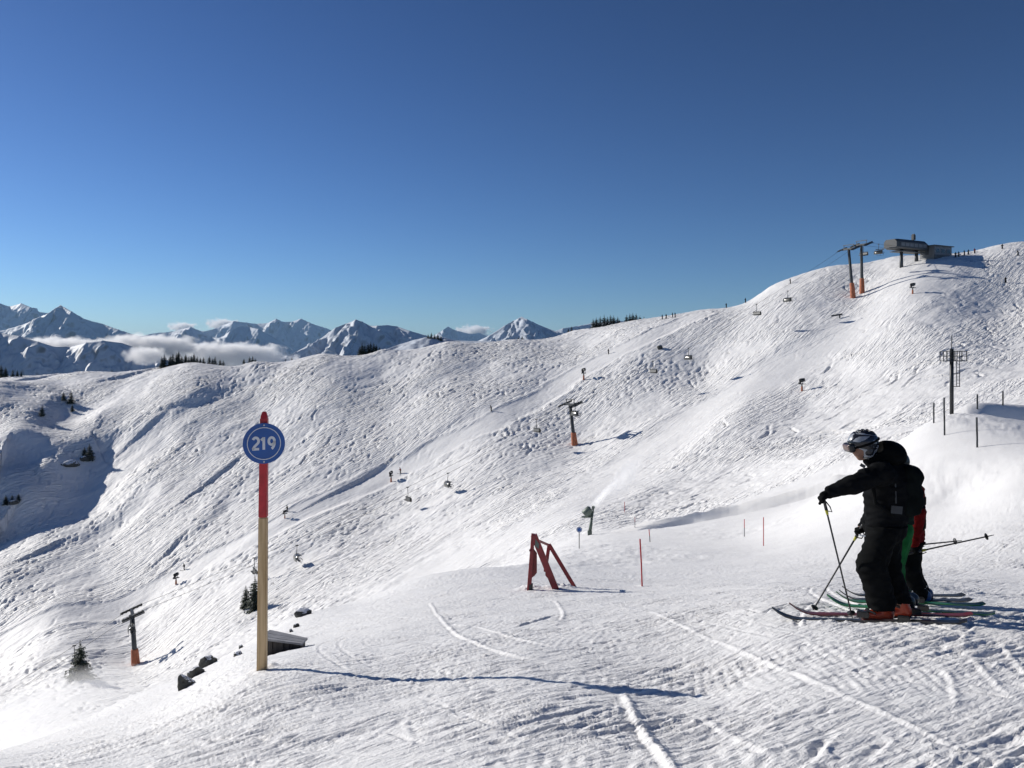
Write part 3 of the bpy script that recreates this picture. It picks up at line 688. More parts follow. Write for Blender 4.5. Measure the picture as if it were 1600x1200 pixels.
# rock with snow lying on what faces up
def mat_rock():
    m, t, b = mat_new('rock')
    geo = t.nodes.new('ShaderNodeNewGeometry'); sp = t.nodes.new('ShaderNodeSeparateXYZ'); t.links.new(geo.outputs['Normal'], sp.inputs[0])
    nz = t.nodes.new('ShaderNodeTexNoise'); nz.inputs['Scale'].default_value = 9; nz.inputs['Detail'].default_value = 7
    t.links.new(geo.outputs['Position'], nz.inputs['Vector'])
    ad = t.nodes.new('ShaderNodeMath'); ad.operation = 'MULTIPLY_ADD'; ad.inputs[1].default_value = 0.7
    t.links.new(nz.outputs['Fac'], ad.inputs[0]); t.links.new(sp.outputs['Z'], ad.inputs[2])
    r1 = t.nodes.new('ShaderNodeValToRGB'); r1.color_ramp.elements[0].position = 1.04; r1.color_ramp.elements[1].position = 1.10
    r1.color_ramp.elements[0].position = 0.98; r1.color_ramp.elements[1].position = 1.0
    mp = t.nodes.new('ShaderNodeMapRange'); mp.inputs['From Min'].default_value = 1.0; mp.inputs['From Max'].default_value = 1.06
    t.links.new(ad.outputs[0], mp.inputs['Value']); t.nodes.remove(r1)
    rr = t.nodes.new('ShaderNodeValToRGB'); rr.color_ramp.elements[0].color = (0.025, 0.026, 0.026, 1); rr.color_ramp.elements[1].color = (0.11, 0.11, 0.10, 1)
    t.links.new(nz.outputs['Fac'], rr.inputs['Fac'])
    mx = t.nodes.new('ShaderNodeMix'); mx.data_type = 'RGBA'
    t.links.new(mp.outputs[0], mx.inputs['Factor']); t.links.new(rr.outputs['Color'], mx.inputs[6]); mx.inputs[7].default_value = (0.85, 0.86, 0.88, 1)
    t.links.new(mx.outputs[2], b.inputs['Base Color']); b.inputs['Roughness'].default_value = 0.85
    bp = t.nodes.new('ShaderNodeBump'); bp.inputs['Distance'].default_value = 0.04; t.links.new(nz.outputs['Fac'], bp.inputs['Height']); t.links.new(bp.outputs['Normal'], b.inputs['Normal'])
    return m
M['rock'] = mat_rock()

def mat_wood(name, c0, c1, sc_=(30, 30, 1.6)):
    m, t, b = mat_new(name)
    tc = t.nodes.new('ShaderNodeTexCoord'); mp = t.nodes.new('ShaderNodeMapping'); mp.inputs['Scale'].default_value = sc_
    t.links.new(tc.outputs['Object'], mp.inputs['Vector'])
    nz = t.nodes.new('ShaderNodeTexNoise'); nz.inputs['Scale'].default_value = 1.0; nz.inputs['Detail'].default_value = 6; nz.inputs['Distortion'].default_value = 0.6
    t.links.new(mp.outputs[0], nz.inputs['Vector'])
    rp = t.nodes.new('ShaderNodeValToRGB'); rp.color_ramp.elements[0].color = (*c0, 1); rp.color_ramp.elements[1].color = (*c1, 1)
    rp.color_ramp.elements[0].position = 0.32; rp.color_ramp.elements[1].position = 0.66
    t.links.new(nz.outputs['Fac'], rp.inputs['Fac']); t.links.new(rp.outputs['Color'], b.inputs['Base Color']); b.inputs['Roughness'].default_value = 0.75
    bp = t.nodes.new('ShaderNodeBump'); bp.inputs['Distance'].default_value = 0.002; t.links.new(nz.outputs['Fac'], bp.inputs['Height']); t.links.new(bp.outputs['Normal'], b.inputs['Normal'])
    return m
M['wood'] = mat_wood('raw_wood', (0.40, 0.27, 0.13), (0.60, 0.44, 0.25))
M['oldwood'] = mat_wood('weathered_wood', (0.020, 0.017, 0.015), (0.06, 0.05, 0.045))

def poly_sheet(name, verts, faces, mat, parent): return MB().add(verts, faces).build(name, mat, parent)

def disc_mb(r, th, n=40, y=0.0, r0=None):
    mb = MB(); v = []; f = []
    for yy in (y - th / 2, y + th / 2):
        for rr in ([r] if r0 is None else [r0, r]):
            v += [(rr * math.cos(2 * math.pi * k / n), yy, rr * math.sin(2 * math.pi * k / n)) for k in range(n)]
    if r0 is None:
        f = [tuple(range(n)), tuple(range(2 * n - 1, n - 1, -1))] + [(k, k + n, (k + 1) % n + n, (k + 1) % n) for k in range(n)]
    else:
        for k in range(n):
            q = (k + 1) % n; f += [(k, q, q + n, k + n), (k + 2 * n, k + 3 * n, q + 3 * n, q + 2 * n), (k, k + 2 * n, q + 2 * n, q), (k + n, q + n, q + 3 * n, k + 3 * n)]
    return mb.add(v, f)

# ------------------------------------------------------------------ piste marker 219
def piste_marker():
    b = hit(409, 1047, 6.5, 11); Y = b.y; s = Y / F
    base = Vector((b.x, b.y, b.z)); h = (1047 - 643) * s; lean = (413 - 409) * s
    t = empty('piste_marker', base, 0, 'wooden piste marker pole with red top and round blue 219 disc', 'piste marker')
    ax = lambda f: Vector((lean * f, 0, h * f)); fr = (1047 - 808) / 404.0
    MB().bar(Vector((0, 0, -0.35)), ax(fr), 0.094, 0.075, wx2=0.082, wy2=0.068).build('pole', M['wood'], t, bevel=0.008)
    rp = MB().bar(ax(fr), ax(0.975), 0.082, 0.068, wx2=0.072, wy2=0.06); rp.bar(ax(0.975), ax(1.0), 0.072, 0.06, wx2=0.035, wy2=0.03)
    rp.build('red_section', M['redpole'], t, bevel=0.006)
    c = ax((1047 - 692) / 404.0); R = 31.5 * s
    rot = math.radians(17)
    d = disc_mb(R, 0.012, 56, -0.062).build('sign_disc', M['bluesign'], t, bevel=0.0); d.location = c; d.rotation_euler = (0, 0, rot)
    rg = disc_mb(R * 0.80, 0.003, 56, -0.0702, R * 0.765).build('ring', M['white'], d)
    def strokes(lines, wd):
        v = []; f = []
        for pts in lines:
            pts = [Vector((x, 0, z)) for x, z in pts]; k0 = len(v)
            for i, c_ in enumerate(pts):
                t_ = (pts[min(i + 1, len(pts) - 1)] - pts[max(i - 1, 0)]).normalized(); n_ = Vector((-t_.z, 0, t_.x)) * (wd / 2)
                v += [c_ + n_, c_ - n_, c_ + n_ + Vector((0, .003, 0)), c_ - n_ + Vector((0, .003, 0))]
            for i in range(len(pts) - 1):
                a_ = k0 + i * 4; e_ = a_ + 4
                f += [(a_, a_ + 1, e_ + 1, e_), (a_ + 2, e_ + 2, e_ + 3, a_ + 3), (a_, e_, e_ + 2, a_ + 2), (a_ + 1, a_ + 3, e_ + 3, e_ + 1)]
            for i in (k0, len(v) - 4): f.append((i, i + 2, i + 3, i + 1))
        return MB().add(v, f)
    arc = lambda cx, cz, rx, rz, a0, a1, n=14: [(cx + rx * math.cos(math.radians(a0 + (a1 - a0) * i / n)), cz + rz * math.sin(math.radians(a0 + (a1 - a0) * i / n))) for i in range(n + 1)]
    gl = {'2': [arc(0, .56, .21, .24, 158, -30) + [(-.10, .16), (-.21, -.02)], [(-.26, .0), (.25, .0)]],
          '1': [[(-.17, .60), (.02, .78)], [(.02, .82), (.02, -.05)]],
          '9': [arc(.0, .54, .21, .25, 0, 360, 24), arc(-.06, .5, .27, .5, 5, -78)]}
    h_ = R * 0.78
    for ch, xo in (('2', -.50), ('1', -.03), ('9', .46)):
        nb = strokes([[(x * h_ * .82 + xo * h_, (z - .38) * h_ * .9) for x, z in ln] for ln in gl[ch]], R * .125).build('digit', M['white'], d); nb.location = (0, -.0718, 0)
    for z in (R * 0.9, -R * 0.9):
        MB().tube([(0, -0.068, z), (0, -0.073, z)], 0.008, 8).build('screw', M['silver'], d)
    # bracket holding the disc to the pole
    MB().box(c + Vector((0, -0.044, 0)), (0.05, 0.026, R * 1.5)).build('bracket', M['steel'], t)
    return t
piste_marker()

# small piste sign down on the bench
def small_sign(px, py0, py1):
    b = hit(px, py1, 45, 85); s = b.y / F; h = (py1 - py0) * s
    t = empty('piste_sign', b, 0, 'small round blue piste sign on thin pole by the snow gun', 'piste marker')
    MB().tube([(0, 0, -0.3), (0, 0, h - 0.05)], 0.03, 8).build('pole', M['steel'], t)
    d = disc_mb(4.4 * s, 0.015, 28, -0.05).build('sign_disc', M['bluesign'], t); d.location = (0, 0, h - 4.4 * s)
    disc_mb(4.4 * s * .8, 0.004, 28, -0.062, 4.4 * s * .68).build('ring', M['white'], d)
small_sign(905, 823, 857)

# red delineator poles
def snow_pole(px, py0, py1, y0, y1, label, r=0.022, mat='redpole', name='snow_pole', cat='pole', group='marker poles standing in the snow', lean=0.0, low='steel'):
    b = hit(px, py1, y0, y1); s = b.y / F; h = (py1 - py0) * s
    t = empty(name, b, 0, label, cat, group); L = lambda f: Vector((lean * s * f, 0, h * f))
    MB().tube([Vector((0, 0, -0.3)), L(0.5)], [r, r], 8).build('shaft', M[low], t, True)
    MB().tube([L(0.5), L(0.985), L(1.0)], [r, r, r * 0.6], 8).build('tip', M[mat], t, True)
    return t
snow_pole(1004, 842, 916, 15, 30, 'tall thin red pole right of the red steel frame', 0.019, lean=-4, low='redpole')
snow_pole(1016, 827, 847, 40, 85, 'short thin pole behind the tall red pole', 0.03, lean=-2)
snow_pole(976, 784, 800, 100, 200, 'thin pole on the slope right of the snow gun plume', 0.05, low='redpole')
snow_pole(1163, 811, 838, 38, 80, 'left one of two thin poles left of the skiers', 0.025)
snow_pole(1193, 808, 853, 32, 60, 'thin red pole nearest the skiers, on their left', 0.022, low='redpole')
snow_pole(992, 808, 824, 60, 140, 'faint thin pole at the end of the bench', 0.03)
snow_pole(1459, 629, 661, 40, 75, 'leftmost dark pole on the crest of the white knoll', 0.05, mat='steel')
snow_pole(1476, 621, 680, 35, 62, 'tall dark pole on the white knoll left of the mast', 0.05, mat='steel', lean=-1)
snow_pole(1527, 652, 699, 35, 60, 'dark pole lowest on the face of the white knoll', 0.05, mat='steel', lean=-1)
snow_pole(1527, 616, 639, 60, 140, 'dark pole on the crest right of the mast', 0.06, mat='steel')
snow_pole(1567, 611, 633, 60, 140, 'dark pole at the far lip of the shaded hollow', 0.06, mat='steel')

# ------------------------------------------------------------------ red steel frame standing on the crest
def red_frame():
    b = hit(863, 920, 12, 28); Y = b.y; s = Y / F
    t = empty('steel_frame', b, 0, 'red steel A-frame stand rising from behind the snow crest', 'steel frame')
    q = lambda px, py, dy=0.0: P(px, py, Y + dy) - b
    sk = Vector((0, -1, 0))
    MB().bar(q(826, 930), q(833, 834), .10, .12, sk, .08, .11).build('leg', M['red'], t, bevel=.006)
    MB().bar(q(834, 836), q(873, 932), .15, .15, sk).build('leg', M['red'], t, bevel=.006)
    MB().bar(q(852, 893, .75), q(858, 850, .75), .08, .08, sk).build('leg', M['red'], t, bevel=.005)
    MB().bar(q(858, 851, .75), q(903, 926, .75), .09, .09, sk).build('leg', M['red'], t, bevel=.005)
    # folded web between the front legs
    def plate(pts, d0, d1):
        n = len(pts); v = [q(x, y, d0) for x, y in pts] + [q(x, y, d1) for x, y in pts]
        return MB().add(v, [tuple(range(n)), tuple(range(2 * n - 1, n - 1, -1))] + [(k, k + n, (k + 1) % n + n, (k + 1) % n) for k in range(n)])
    plate([(829, 850), (839, 864), (839, 895), (835, 900), (829, 904)], .02, .05).build('web_plate', M['red'], t)
    for x in (831.5, 834.5, 837.5): MB().bar(q(x, 862, -.0), q(x, 898 - (x - 831) * .6, 0), .016, .03, sk).build('rib', M['red'], t)
    plate([(836.5, 842), (842.5, 850), (841.5, 858), (836, 853)], -.085, -.065).build('head_plate', M['gungreen'], t)
    plate([(852, 893), (857, 899), (855, 903), (852, 899)], -.04, .04).build('bracket', M['red'], t)
    MB().tube([q(829, 860, -.08), q(829, 860, .08)], .035, 10).build('hinge', M['red'], t)
    MB().bar(q(829, 925), q(829.6, 912), .09, .12, sk).build('foot', M['black'], t)
    MB().bar(q(835, 842, 0), q(858, 852, .75), .05, .05).build('cross_bar', M['red'], t)
red_frame()

# ------------------------------------------------------------------ rocks and the half-buried wooden cover
def rock_mesh(seed, flat=0.7):
    bm = bmesh.new(); bmesh.ops.create_icosphere(bm, subdivisions=3, radius=1.0); r = random.Random(seed)
    pl = [(Vector((r.gauss(0, 1), r.gauss(0, 1), r.gauss(0, 1))).normalized(), 0.55 + 0.3 * r.random()) for _ in range(11)]
    for v in bm.verts:
        p = v.co.normalized(); k = 1.0
        for n, d in pl:
            c = p.dot(n)
            if c > 0.05: k = min(k, d / c)
        v.co = p * (k + 0.11 * r.random()); v.co.z *= flat
    me = bpy.data.meshes.new('rock'); bm.to_mesh(me); bm.free(); me.materials.append(M['rock']); return me
RM = [rock_mesh(k) for k in range(4)]
def rock(px, py, wpx, hpx, y0, y1, label, k, rot=0.0, tilt=0.0, name='rock'):
    b = hit(px, py, y0, y1); s = b.y / F
    o = link_mesh(name, RM[k]); o.location = b + Vector((0, 0, hpx * s * 0.12)); o.scale = (wpx * s / 2 * 1.12, wpx * s / 2 * 0.9, hpx * s * 0.95); o.rotation_euler = (0, tilt, rot)
    return tag(o, label, 'rock', 'dark rocks showing through the snow')
rock(290, 1074, 26, 28, 11, 30, 'dark rock lowest left at the snowy edge', 0, 0.4, -0.6)
rock(306, 1056, 24, 22, 11, 32, 'dark rock just above the lowest one at the edge', 1, 1.0, -0.7)
rock(325, 1040, 24, 20, 11, 34, 'dark rock at the upper end of the rocky edge', 2, 0.2, -0.7)
rock(334, 1019, 12, 12, 11, 36, 'small topmost rock tip of the rocky edge', 3, 0.6, -0.4)
rock(371, 1024, 20, 9, 11, 34, 'low dark stone in the snow left of the marker pole', 1, 2.0, 0.1)
rock(473, 962, 27, 15, 16, 40, 'flat-topped dark boulder beyond the wooden cover', 2, 0.1, 0.0)
rock(463, 980, 9, 8, 14, 34, 'small dark stone below the flat-topped boulder', 3, 1.0, 0.3)
rock(455, 987, 7, 6, 14, 30, 'tiny dark stone just above the wooden cover', 0, 2.0, 0.0)
rock(376, 983, 9, 7, 14, 60, 'small snow-covered stone left of the marker pole', 1, 2.2, 0.0)
rock(1031, 545, 9, 8, 180, 330, 'dark rock tip with a snow cap high on the tracked slope', 2, 0.5, 0.0)
rock(110, 726, 26, 10, 200, 400, 'band of dark rock on the shaded spur', 0, 0.3, 0.0)
rock(136, 718, 18, 9, 200, 400, 'dark rock beside the spruce on the shaded spur', 3, 0.9, 0.0)
rock(22, 790, 14, 6, 200, 400, 'dark rock below the small spruces at the left edge', 1, 0.9, 0.0)

def wooden_cover():
    b = hit(446, 1016, 11, 20); s = b.y / F
    t = empty('wooden_cover', b, 0, 'half-buried dark wooden shaft cover with grey sloping lid', 'wooden cover')
    q = lambda px, py, dy: P(px, py, b.y + dy) - b
    fl, fr_, bl, br = q(408, 998, -.2), q(470, 1007, -.2), q(424, 988, .55), q(477, 1001, .42)
    n = 7                                                      # upright boards of the front
    for k in range(n):
        a = fl.lerp(fr_, k / n); c = fl.lerp(fr_, (k + .94) / n); dz = Vector((0, 0, -.42))
        off = Vector((0, .012 * ((k * 37) % 3 - 1), 0)); v = [a + off, c + off, c + off + dz, a + off + dz]; w_ = [p + Vector((0, .03, 0)) for p in v]
        MB().add(v + w_, [(3, 2, 1, 0), (4, 5, 6, 7), (0, 1, 5, 4), (1, 2, 6, 5), (2, 3, 7, 6), (3, 0, 4, 7)]).build('board', M['oldwood'], t)
    v = [fr_ + Vector((.002, .031, 0)), br, br + Vector((0, 0, -.4)), fr_ + Vector((.002, .031, -.4))]; w_ = [p + Vector((-.03, .0, 0)) for p in v]
    MB().add(v + w_, [(0, 1, 2, 3), (7, 6, 5, 4), (0, 4, 5, 1), (1, 5, 6, 2), (2, 6, 7, 3), (3, 7, 4, 0)]).build('side_panel', M['oldwood'], t)
    up = Vector((0, 0, .028)); e = [fl + Vector((-.03, -.05, .004)), fr_ + Vector((.03, -.05, .004)), br + Vector((.03, .03, .004)), bl + Vector((-.03, .03, .004))]
    for k in range(5):                                         # lid boards side by side
        a, c = k / 5, (k + .95) / 5
        v = [e[0].lerp(e[3], a), e[1].lerp(e[2], a), e[1].lerp(e[2], c), e[0].lerp(e[3], c)]; lift = Vector((0, 0, .004 * (k % 2)))
        v = [p + lift for p in v]; w_ = [p + up for p in v]
        MB().add(v + w_, [(3, 2, 1, 0), (4, 5, 6, 7), (0, 1, 5, 4), (1, 2, 6, 5), (2, 3, 7, 6), (3, 0, 4, 7)]).build('lid_board', M['greywood'], t)
M['greywood'] = mat_wood('silvered_wood', (0.16, 0.155, 0.155), (0.40, 0.40, 0.42), (3, 30, 30))
wooden_cover()

# ------------------------------------------------------------------ spruces
def spruce_meshes(seed, whorls=15, per=9):
    """unit-height spruce: trunk and crown of drooping, ragged branches"""
    r = random.Random(seed); tr = MB().tube([(0, 0, -0.05), (0, 0, 0.4), (0, 0, 1.0)], [0.022, 0.014, 0.003], 7)
    mt = bpy.data.meshes.new('trunk'); mt.from_pydata(tr.v, [], tr.f); mt.materials.append(M['bark'])
    v = []; f = []
    for w_ in range(whorls):
        t = w_ / (whorls - 1); z = 0.07 + 0.91 * t ** 0.92
        R = (0.255 * (1 - t) ** 0.85 + 0.012) * (0.85 + 0.3 * r.random())
        for k in range(per if t < 0.8 else 6):
            a = 2 * math.pi * (k + r.random() * 0.8) / per + w_ * 0.7; L = R * (0.6 + 0.55 * r.random()); dr = -0.32 - 0.35 * (1 - t) + 0.25 * r.random()
            d = Vector((math.cos(a), math.sin(a), 0)); sd = Vector((-d.y, d.x, 0)); zz = z + r.uniform(-.02, .02)
            pts = [Vector((0, 0, zz)) + d * (L * q) + Vector((0, 0, dr * L * q * (1.25 - 0.5 * q))) for q in (0.05, 0.4, 0.75, 1.0)]
            for q in range(3):
                wd = L * (0.42, 0.38, 0.24)[q] * (0.7 + .6 * r.random())
                for sg in (-1, 1):                              # needle sprays hanging to both sides
                    b = len(v); a0, a1 = pts[q], pts[q + 1]
                    m0 = a0.lerp(a1, .35) + sd * (sg * wd) + Vector((0, 0, -wd * (.35 + .5 * r.random()))) + d * (wd * .6)
                    v += [a0, a1, m0]; f.append((b, b + 1, b + 2))
                b = len(v); lo = pts[q].lerp(pts[q + 1], .5) + Vector((0, 0, -wd * .9)) + d * wd * .3
                v += [pts[q], pts[q + 1], lo]; f.append((b, b + 1, b + 2))
    mc = bpy.data.meshes.new('crown'); mc.from_pydata([tuple(p) for p in v], [], f); mc.materials.append(M['needle'])
    return mt, mc
SP = [spruce_meshes(k, 15 + 2 * (k % 3), 9 + k % 2) for k in range(5)]
NT = [0]
def spruce(px, py, hpx, y0=None, y1=None, Y=None, label='', group='spruces along the skyline ridge', wide=1.0):
    if Y is None: b = hit(px, py, y0, y1)
    elif Y > 500: b = P(px, py, Y)
    else: x = (px - CX) / F * Y; b = Vector((x, Y, ground(x, Y)))
    h = hpx * b.y / F if Y is None else (b.z - P(px, py - hpx, Y).z) * -1
    k = NT[0] % 5; NT[0] += 1
    t = empty('spruce_tree', b, random.random() * 6.28, label, 'tree', group)
    for nm, me in (('trunk', SP[k][0]), ('crown', SP[k][1])):
        o = link_mesh(nm, me, None, t); o.scale = (h * wide, h * wide, h)
    return t
spruce(125, 1062, 62, 110, 190, label='dark spruce rising out of the blown snow at lower left', group='spruces down in the bowl', wide=1.45)
spruce(398, 952, 54, 110, 200, label='dark spruce half hidden behind the wooden marker pole', group='spruces down in the bowl', wide=1.2)
spruce(384, 950, 36, 110, 200, label='smaller spruce just left of the marker pole', group='spruces down in the bowl', wide=1.2)
for px, py, h, lb in ((66, 650, 18, 'lone small spruce on the shaded slope at left'), (99, 625, 14, 'left one of three small spruces on the lit spur'), (111, 630, 20, 'middle one of three small spruces on the lit spur'), (113, 643, 12, 'lowest of three small spruces on the lit spur'),
                      (140, 718, 26, 'spruce beside the dark rocks on the shaded spur'), (132, 712, 15, 'tiny spruce left of the one beside dark rocks'), (9, 788, 16, 'leftmost of three small spruces near the left edge'), (19, 786, 14, 'middle of three small spruces near the left edge'), (29, 784, 14, 'right one of three small spruces near the left edge')):
    spruce(px, py, h, 200, 430, label=lb, group='small spruces on the shaded slope', wide=1.3)
ORD = 'first second third fourth fifth sixth seventh eighth ninth tenth eleventh twelfth thirteenth fourteenth fifteenth sixteenth seventeenth eighteenth nineteenth'.split()
def row(lst, Y, label, wide=1.15):
    for px, top, base in lst:
        k = lst.index((px, top, base)); n = len(lst)
        spruce(px, base, base - top, Y=Y, label='spruce, ' + (ORD[k] if k < n - 1 or n == 1 else 'last') + ' from the left ' + label, wide=wide)
row([(253,556,576),(257,552,575),(266,554,574),(270,551,574),(276,550,574),(279,547,574),(284,555,573),(290,552,573),(295,556,573),(299,554,572),(303,551,572),(308,556,572),(313,558,572),(318,557,571),(327,555,571),(332,559,571),(336,556,571),(344,560,570),(349,562,570)], 372, 'in the long skyline row before the clouds')
row([(381,559,570),(390,556,570),(395,555,570),(399,559,570)], 362, 'in the small clump right of the long row')
row([(446,560,564),(456,558,563),(497,553,559)], 352, 'of three tiny ones on the middle-left skyline')
row([(562,540,553),(566,535,552),(570,536,552),(575,534,552),(579,533,551),(584,534,551),(588,537,551),(593,541,551)], 348, 'in the clump below the sunlit cone')
row([(669,521,534),(674,519,533),(679,521,533),(684,521,533),(689,524,533)], 612, 'in the clump on the small knoll', 1.3)
row([(804,526,534),(810,525,534),(816,523,534)], 366, 'at the foot of the ribbed snowy peak')
row([(888,512,521),(893,509,520),(899,513,519),(905,512,518)], 362, 'in the thin clump left of the dark grove')
row([(927,497,515),(932,495,515),(938,493,514),(944,491,514),(949,494,513),(954,491,512),(959,492,512),(965,494,511),(968,498,510)], 366, 'in the dense left half of the grove', 1.3)
row([(979,491,509),(984,489,508),(989,488,507),(994,489,506),(1000,492,505),(1006,494,504)], 364, 'in the right half of the grove', 1.3)
row([(2,568,590),(9,572,590),(20,576,591),(27,577,591),(33,580,591)], 392, 'on the skyline at the left edge')

# ------------------------------------------------------------------ chairlift
LA = Vector((-78.0, 170.0)); LD = Vector((94.0, 50.0)).normalized(); LN = Vector((-LD.y, LD.x))
LANG = math.atan2(LD.y, LD.x)
def lift_at(px, off=0.0):
    k = (px - CX) / F; a = LA + LN * off
    t = (k * a.y - a.x) / (LD.x - k * LD.y); return a + LD * t, t
def wheel_mb(c, r, th, ax): return MB().tube([c - ax * th / 2, c + ax * th / 2], r, 12)
HEADS = []
def lift_tower(px, base_py, top_py, label, lean=-0.13, portal=True):
    p, tpar = lift_at(px); z = ground(p.x, p.y); s = p.y / F
    topz = -(top_py - HY) * s; h = topz - z
    t = empty('lift_tower', (p.x, p.y, z), LANG, label, 'lift tower', 'chairlift towers up the slope')
    ax = lambda f: Vector((math.tan(lean) * h * f, 0, h * f))
    MB().tube([ax(-.05), ax(.3), ax(.93)], [.52, .46, .38], 14).build('pole', M['steel'], t, True)
    MB().tube([ax(-.04), ax(.02), ax(.27), ax(.285)], [.92, .86, .72, .6], 14).build('pad', M['pad'], t, True)
    hd = ax(.93)
    MB().box(hd, (.6, 5.4, .55)).build('crossarm', M['steel'], t, bevel=.03)
    for sg in (-1, 1):
        c = hd + Vector((0, sg * 2.4, .1)); tilt = Matrix.Rotation(-math.atan(.36), 3, 'Y'); d = tilt @ Vector((1, 0, 0))
        sh = MB().box(c + Vector((0, sg * .28, 0)), (4.4, .24, .42), tilt).build('sheave_train', M['steel'], t)
        for k in range(6):
            wheel_mb(c + d * (-1.9 + k * .76) + Vector((0, 0, .02)), .27, .16, Vector((0, 1, 0))).build('wheel', M['black'], sh)
        MB().box(c + Vector((0, sg * .75, -.25)), (4.6, .5, .06), tilt).build('catwalk', M['steel'], t)
    if portal:
        fm = MB()
        for sg in (-1, 1): fm.bar(hd + Vector((0, sg * 1.9, .2)), hd + Vector((0, sg * 1.9, 1.3)), .14, .14)
        fm.bar(hd + Vector((0, -2.2, 1.35)), hd + Vector((0, 2.2, 1.35)), .18, .2); fm.build('service_frame', M['steel'], t)
    lad = MB()
    for sg in (-.18, .18): lad.bar(ax(.29) + Vector((-.5, sg, 0)), ax(.92) + Vector((-.42, sg, 0)), .05, .05)
    for k in range(14): lad.bar(ax(.3 + .6 * k / 13) + Vector((-.48, -.18, 0)), ax(.3 + .6 * k / 13) + Vector((-.48, .18, 0)), .04, .04)
    lad.build('ladder', M['steel'], t)
    w_ = Vector((p.x, p.y, z)) + Matrix.Rotation(LANG, 3, 'Z') @ (hd + Vector((0, 0, .4))); HEADS.append((tpar + (Matrix.Rotation(LANG, 3, 'Z') @ hd).dot(Vector((LD.x, LD.y, 0))), w_.z)); return t
lift_tower(212, 1040, 951, 'lowest lift tower, at lower left, with orange padded foot', lean=-0.06, portal=False)
lift_tower(898, 696, 627, 'single lift tower with orange foot in mid slope')
lift_tower(1333, 464, 384, 'left one of the twin lift towers below the top station')
lift_tower(1347, 460, 377, 'right one of the twin lift towers below the top station', lean=-0.02)
STA, st_t = lift_at(1394)
HEADS.append((st_t, -(386 - HY) * STA.y / F)); HEADS.append((-130.0, HEADS[0][1] - 62)); HEADS.sort()
def rope_z(t):
    for (a, za), (b, zb) in zip(HEADS[:-1], HEADS[1:]):
        if a <= t <= b: f = (t - a) / (b - a); return za + (zb - za) * f - 4 * f * (1 - f) * (b - a) ** 2 * 0.00022
    return HEADS[-1][1]
for sg, lb in ((1, 'far haul rope of the chairlift'), (-1, 'near haul rope of the chairlift')):
    pts = []
    for k in range(140):
        t = -128 + (st_t + 127.9) * k / 139; p = LA + LD * t + LN * (2.4 * sg); pts.append((p.x, p.y, rope_z(t)))
    tag(MB().tube(pts, 0.036, 5).build('haul_rope', M['rope'], None, True), lb + ' strung over the towers', 'rope', 'haul ropes of the chairlift')

def build_chair(bubble):
    t = empty('lift_chair', (0, 0, 0), 0)
    MB().tube([(0, 0, 0.05), (0, 0.0, -.5), (-.1, 0, -1.7), (0, 0, -2.35)], .07, 8).build('hanger', M['steel'], t, True)
    MB().box((0, 0, .02), (.7, .22, .22)).build('grip', M['black'], t, bevel=.03)
    MB().bar((0, -1.5, -2.4), (0, 1.5, -2.4), .12, .12).build('cross_beam', M['steel'], t)
    MB().box((.25, 0, -3.2), (.55, 3.0, .14)).build('seat', M['black'], t, bevel=.03)
    MB().box((-.07, 0, -2.8), (.14, 3.0, .85), Matrix.Rotation(-.15, 3, 'Y')).build('backrest', M['dkgrey'], t, bevel=.03)
    for y in (-1.5, 1.5): MB().tube([(0, y, -2.4), (-.12, y, -3.0), (.2, y, -3.28)], .045, 6).build('side_frame', M['steel'], t)
    bar = MB()
    if bubble:
        bar.tube([(.1, -1.55, -2.5), (.95, -1.5, -2.9), (.95, 1.5, -2.9), (.1, 1.55, -2.5)], .04, 6); bar.tube([(.7, -1.2, -3.75), (.7, 1.2, -3.75)], .04, 6)
        for y in (-1.2, 0, 1.2): bar.tube([(.95, y, -2.9), (.7, y, -3.75)], .03, 6)
        n = 7; v = []; f = []
        for k in range(n):
            a = math.radians(205 - 165 * k / (n - 1) * .82)
            for y in (-1.6, -.8, 0, .8, 1.6): v.append((.42 + .98 * math.cos(a) * (1 - .04 * y * y), y, -2.95 + .95 * math.sin(a)))
        for k in range(n - 1):
            for j in range(4): f.append((k * 5 + j, k * 5 + j + 1, k * 5 + j + 6, k * 5 + j + 5))
        o = MB().add(v, f).build('bubble', M['bubble'], t, True); md = o.modifiers.new('thick', 'SOLIDIFY'); md.thickness = .03
    else:
        bar.tube([(-.1, -1.5, -2.5), (-.35, -1.5, -2.1), (-.35, 1.5, -2.1), (-.1, 1.5, -2.5)], .04, 6)
        n = 5; v = []; f = []
        for k in range(n):
            a = math.radians(215 - 80 * k / (n - 1))
            for y in (-1.6, 0, 1.6): v.append((.42 + .9 * math.cos(a), y, -2.95 + .9 * math.sin(a)))
        for k in range(n - 1):
            for j in range(2): f.append((k * 3 + j, k * 3 + j + 1, k * 3 + j + 4, k * 3 + j + 3))
        o = MB().add(v, f).build('bubble', M['bubble'], t, True); md = o.modifiers.new('thick', 'SOLIDIFY'); md.thickness = .03
    bar.build('safety_bar', M['steel'], t)
    return t
PC = {True: build_chair(True), False: build_chair(False)}; USED = {True: False, False: False}
def chair(px, side, bubble, label):
    p, t = lift_at(px, 2.4 * side); q = (p - LA).dot(LD); loc = Vector((p.x, p.y, rope_z(q))); rz = LANG + (0 if side < 0 else math.pi)
    if not USED[bubble]:
        o = PC[bubble]; USED[bubble] = True; o.location = loc; o.rotation_euler = (0, 0, rz); tag(o, label, 'chairlift chair', 'chairs hanging from the lift')
    else: copy_thing(PC[bubble], loc, rz, label=label, cat='chairlift chair', group='chairs hanging from the lift')
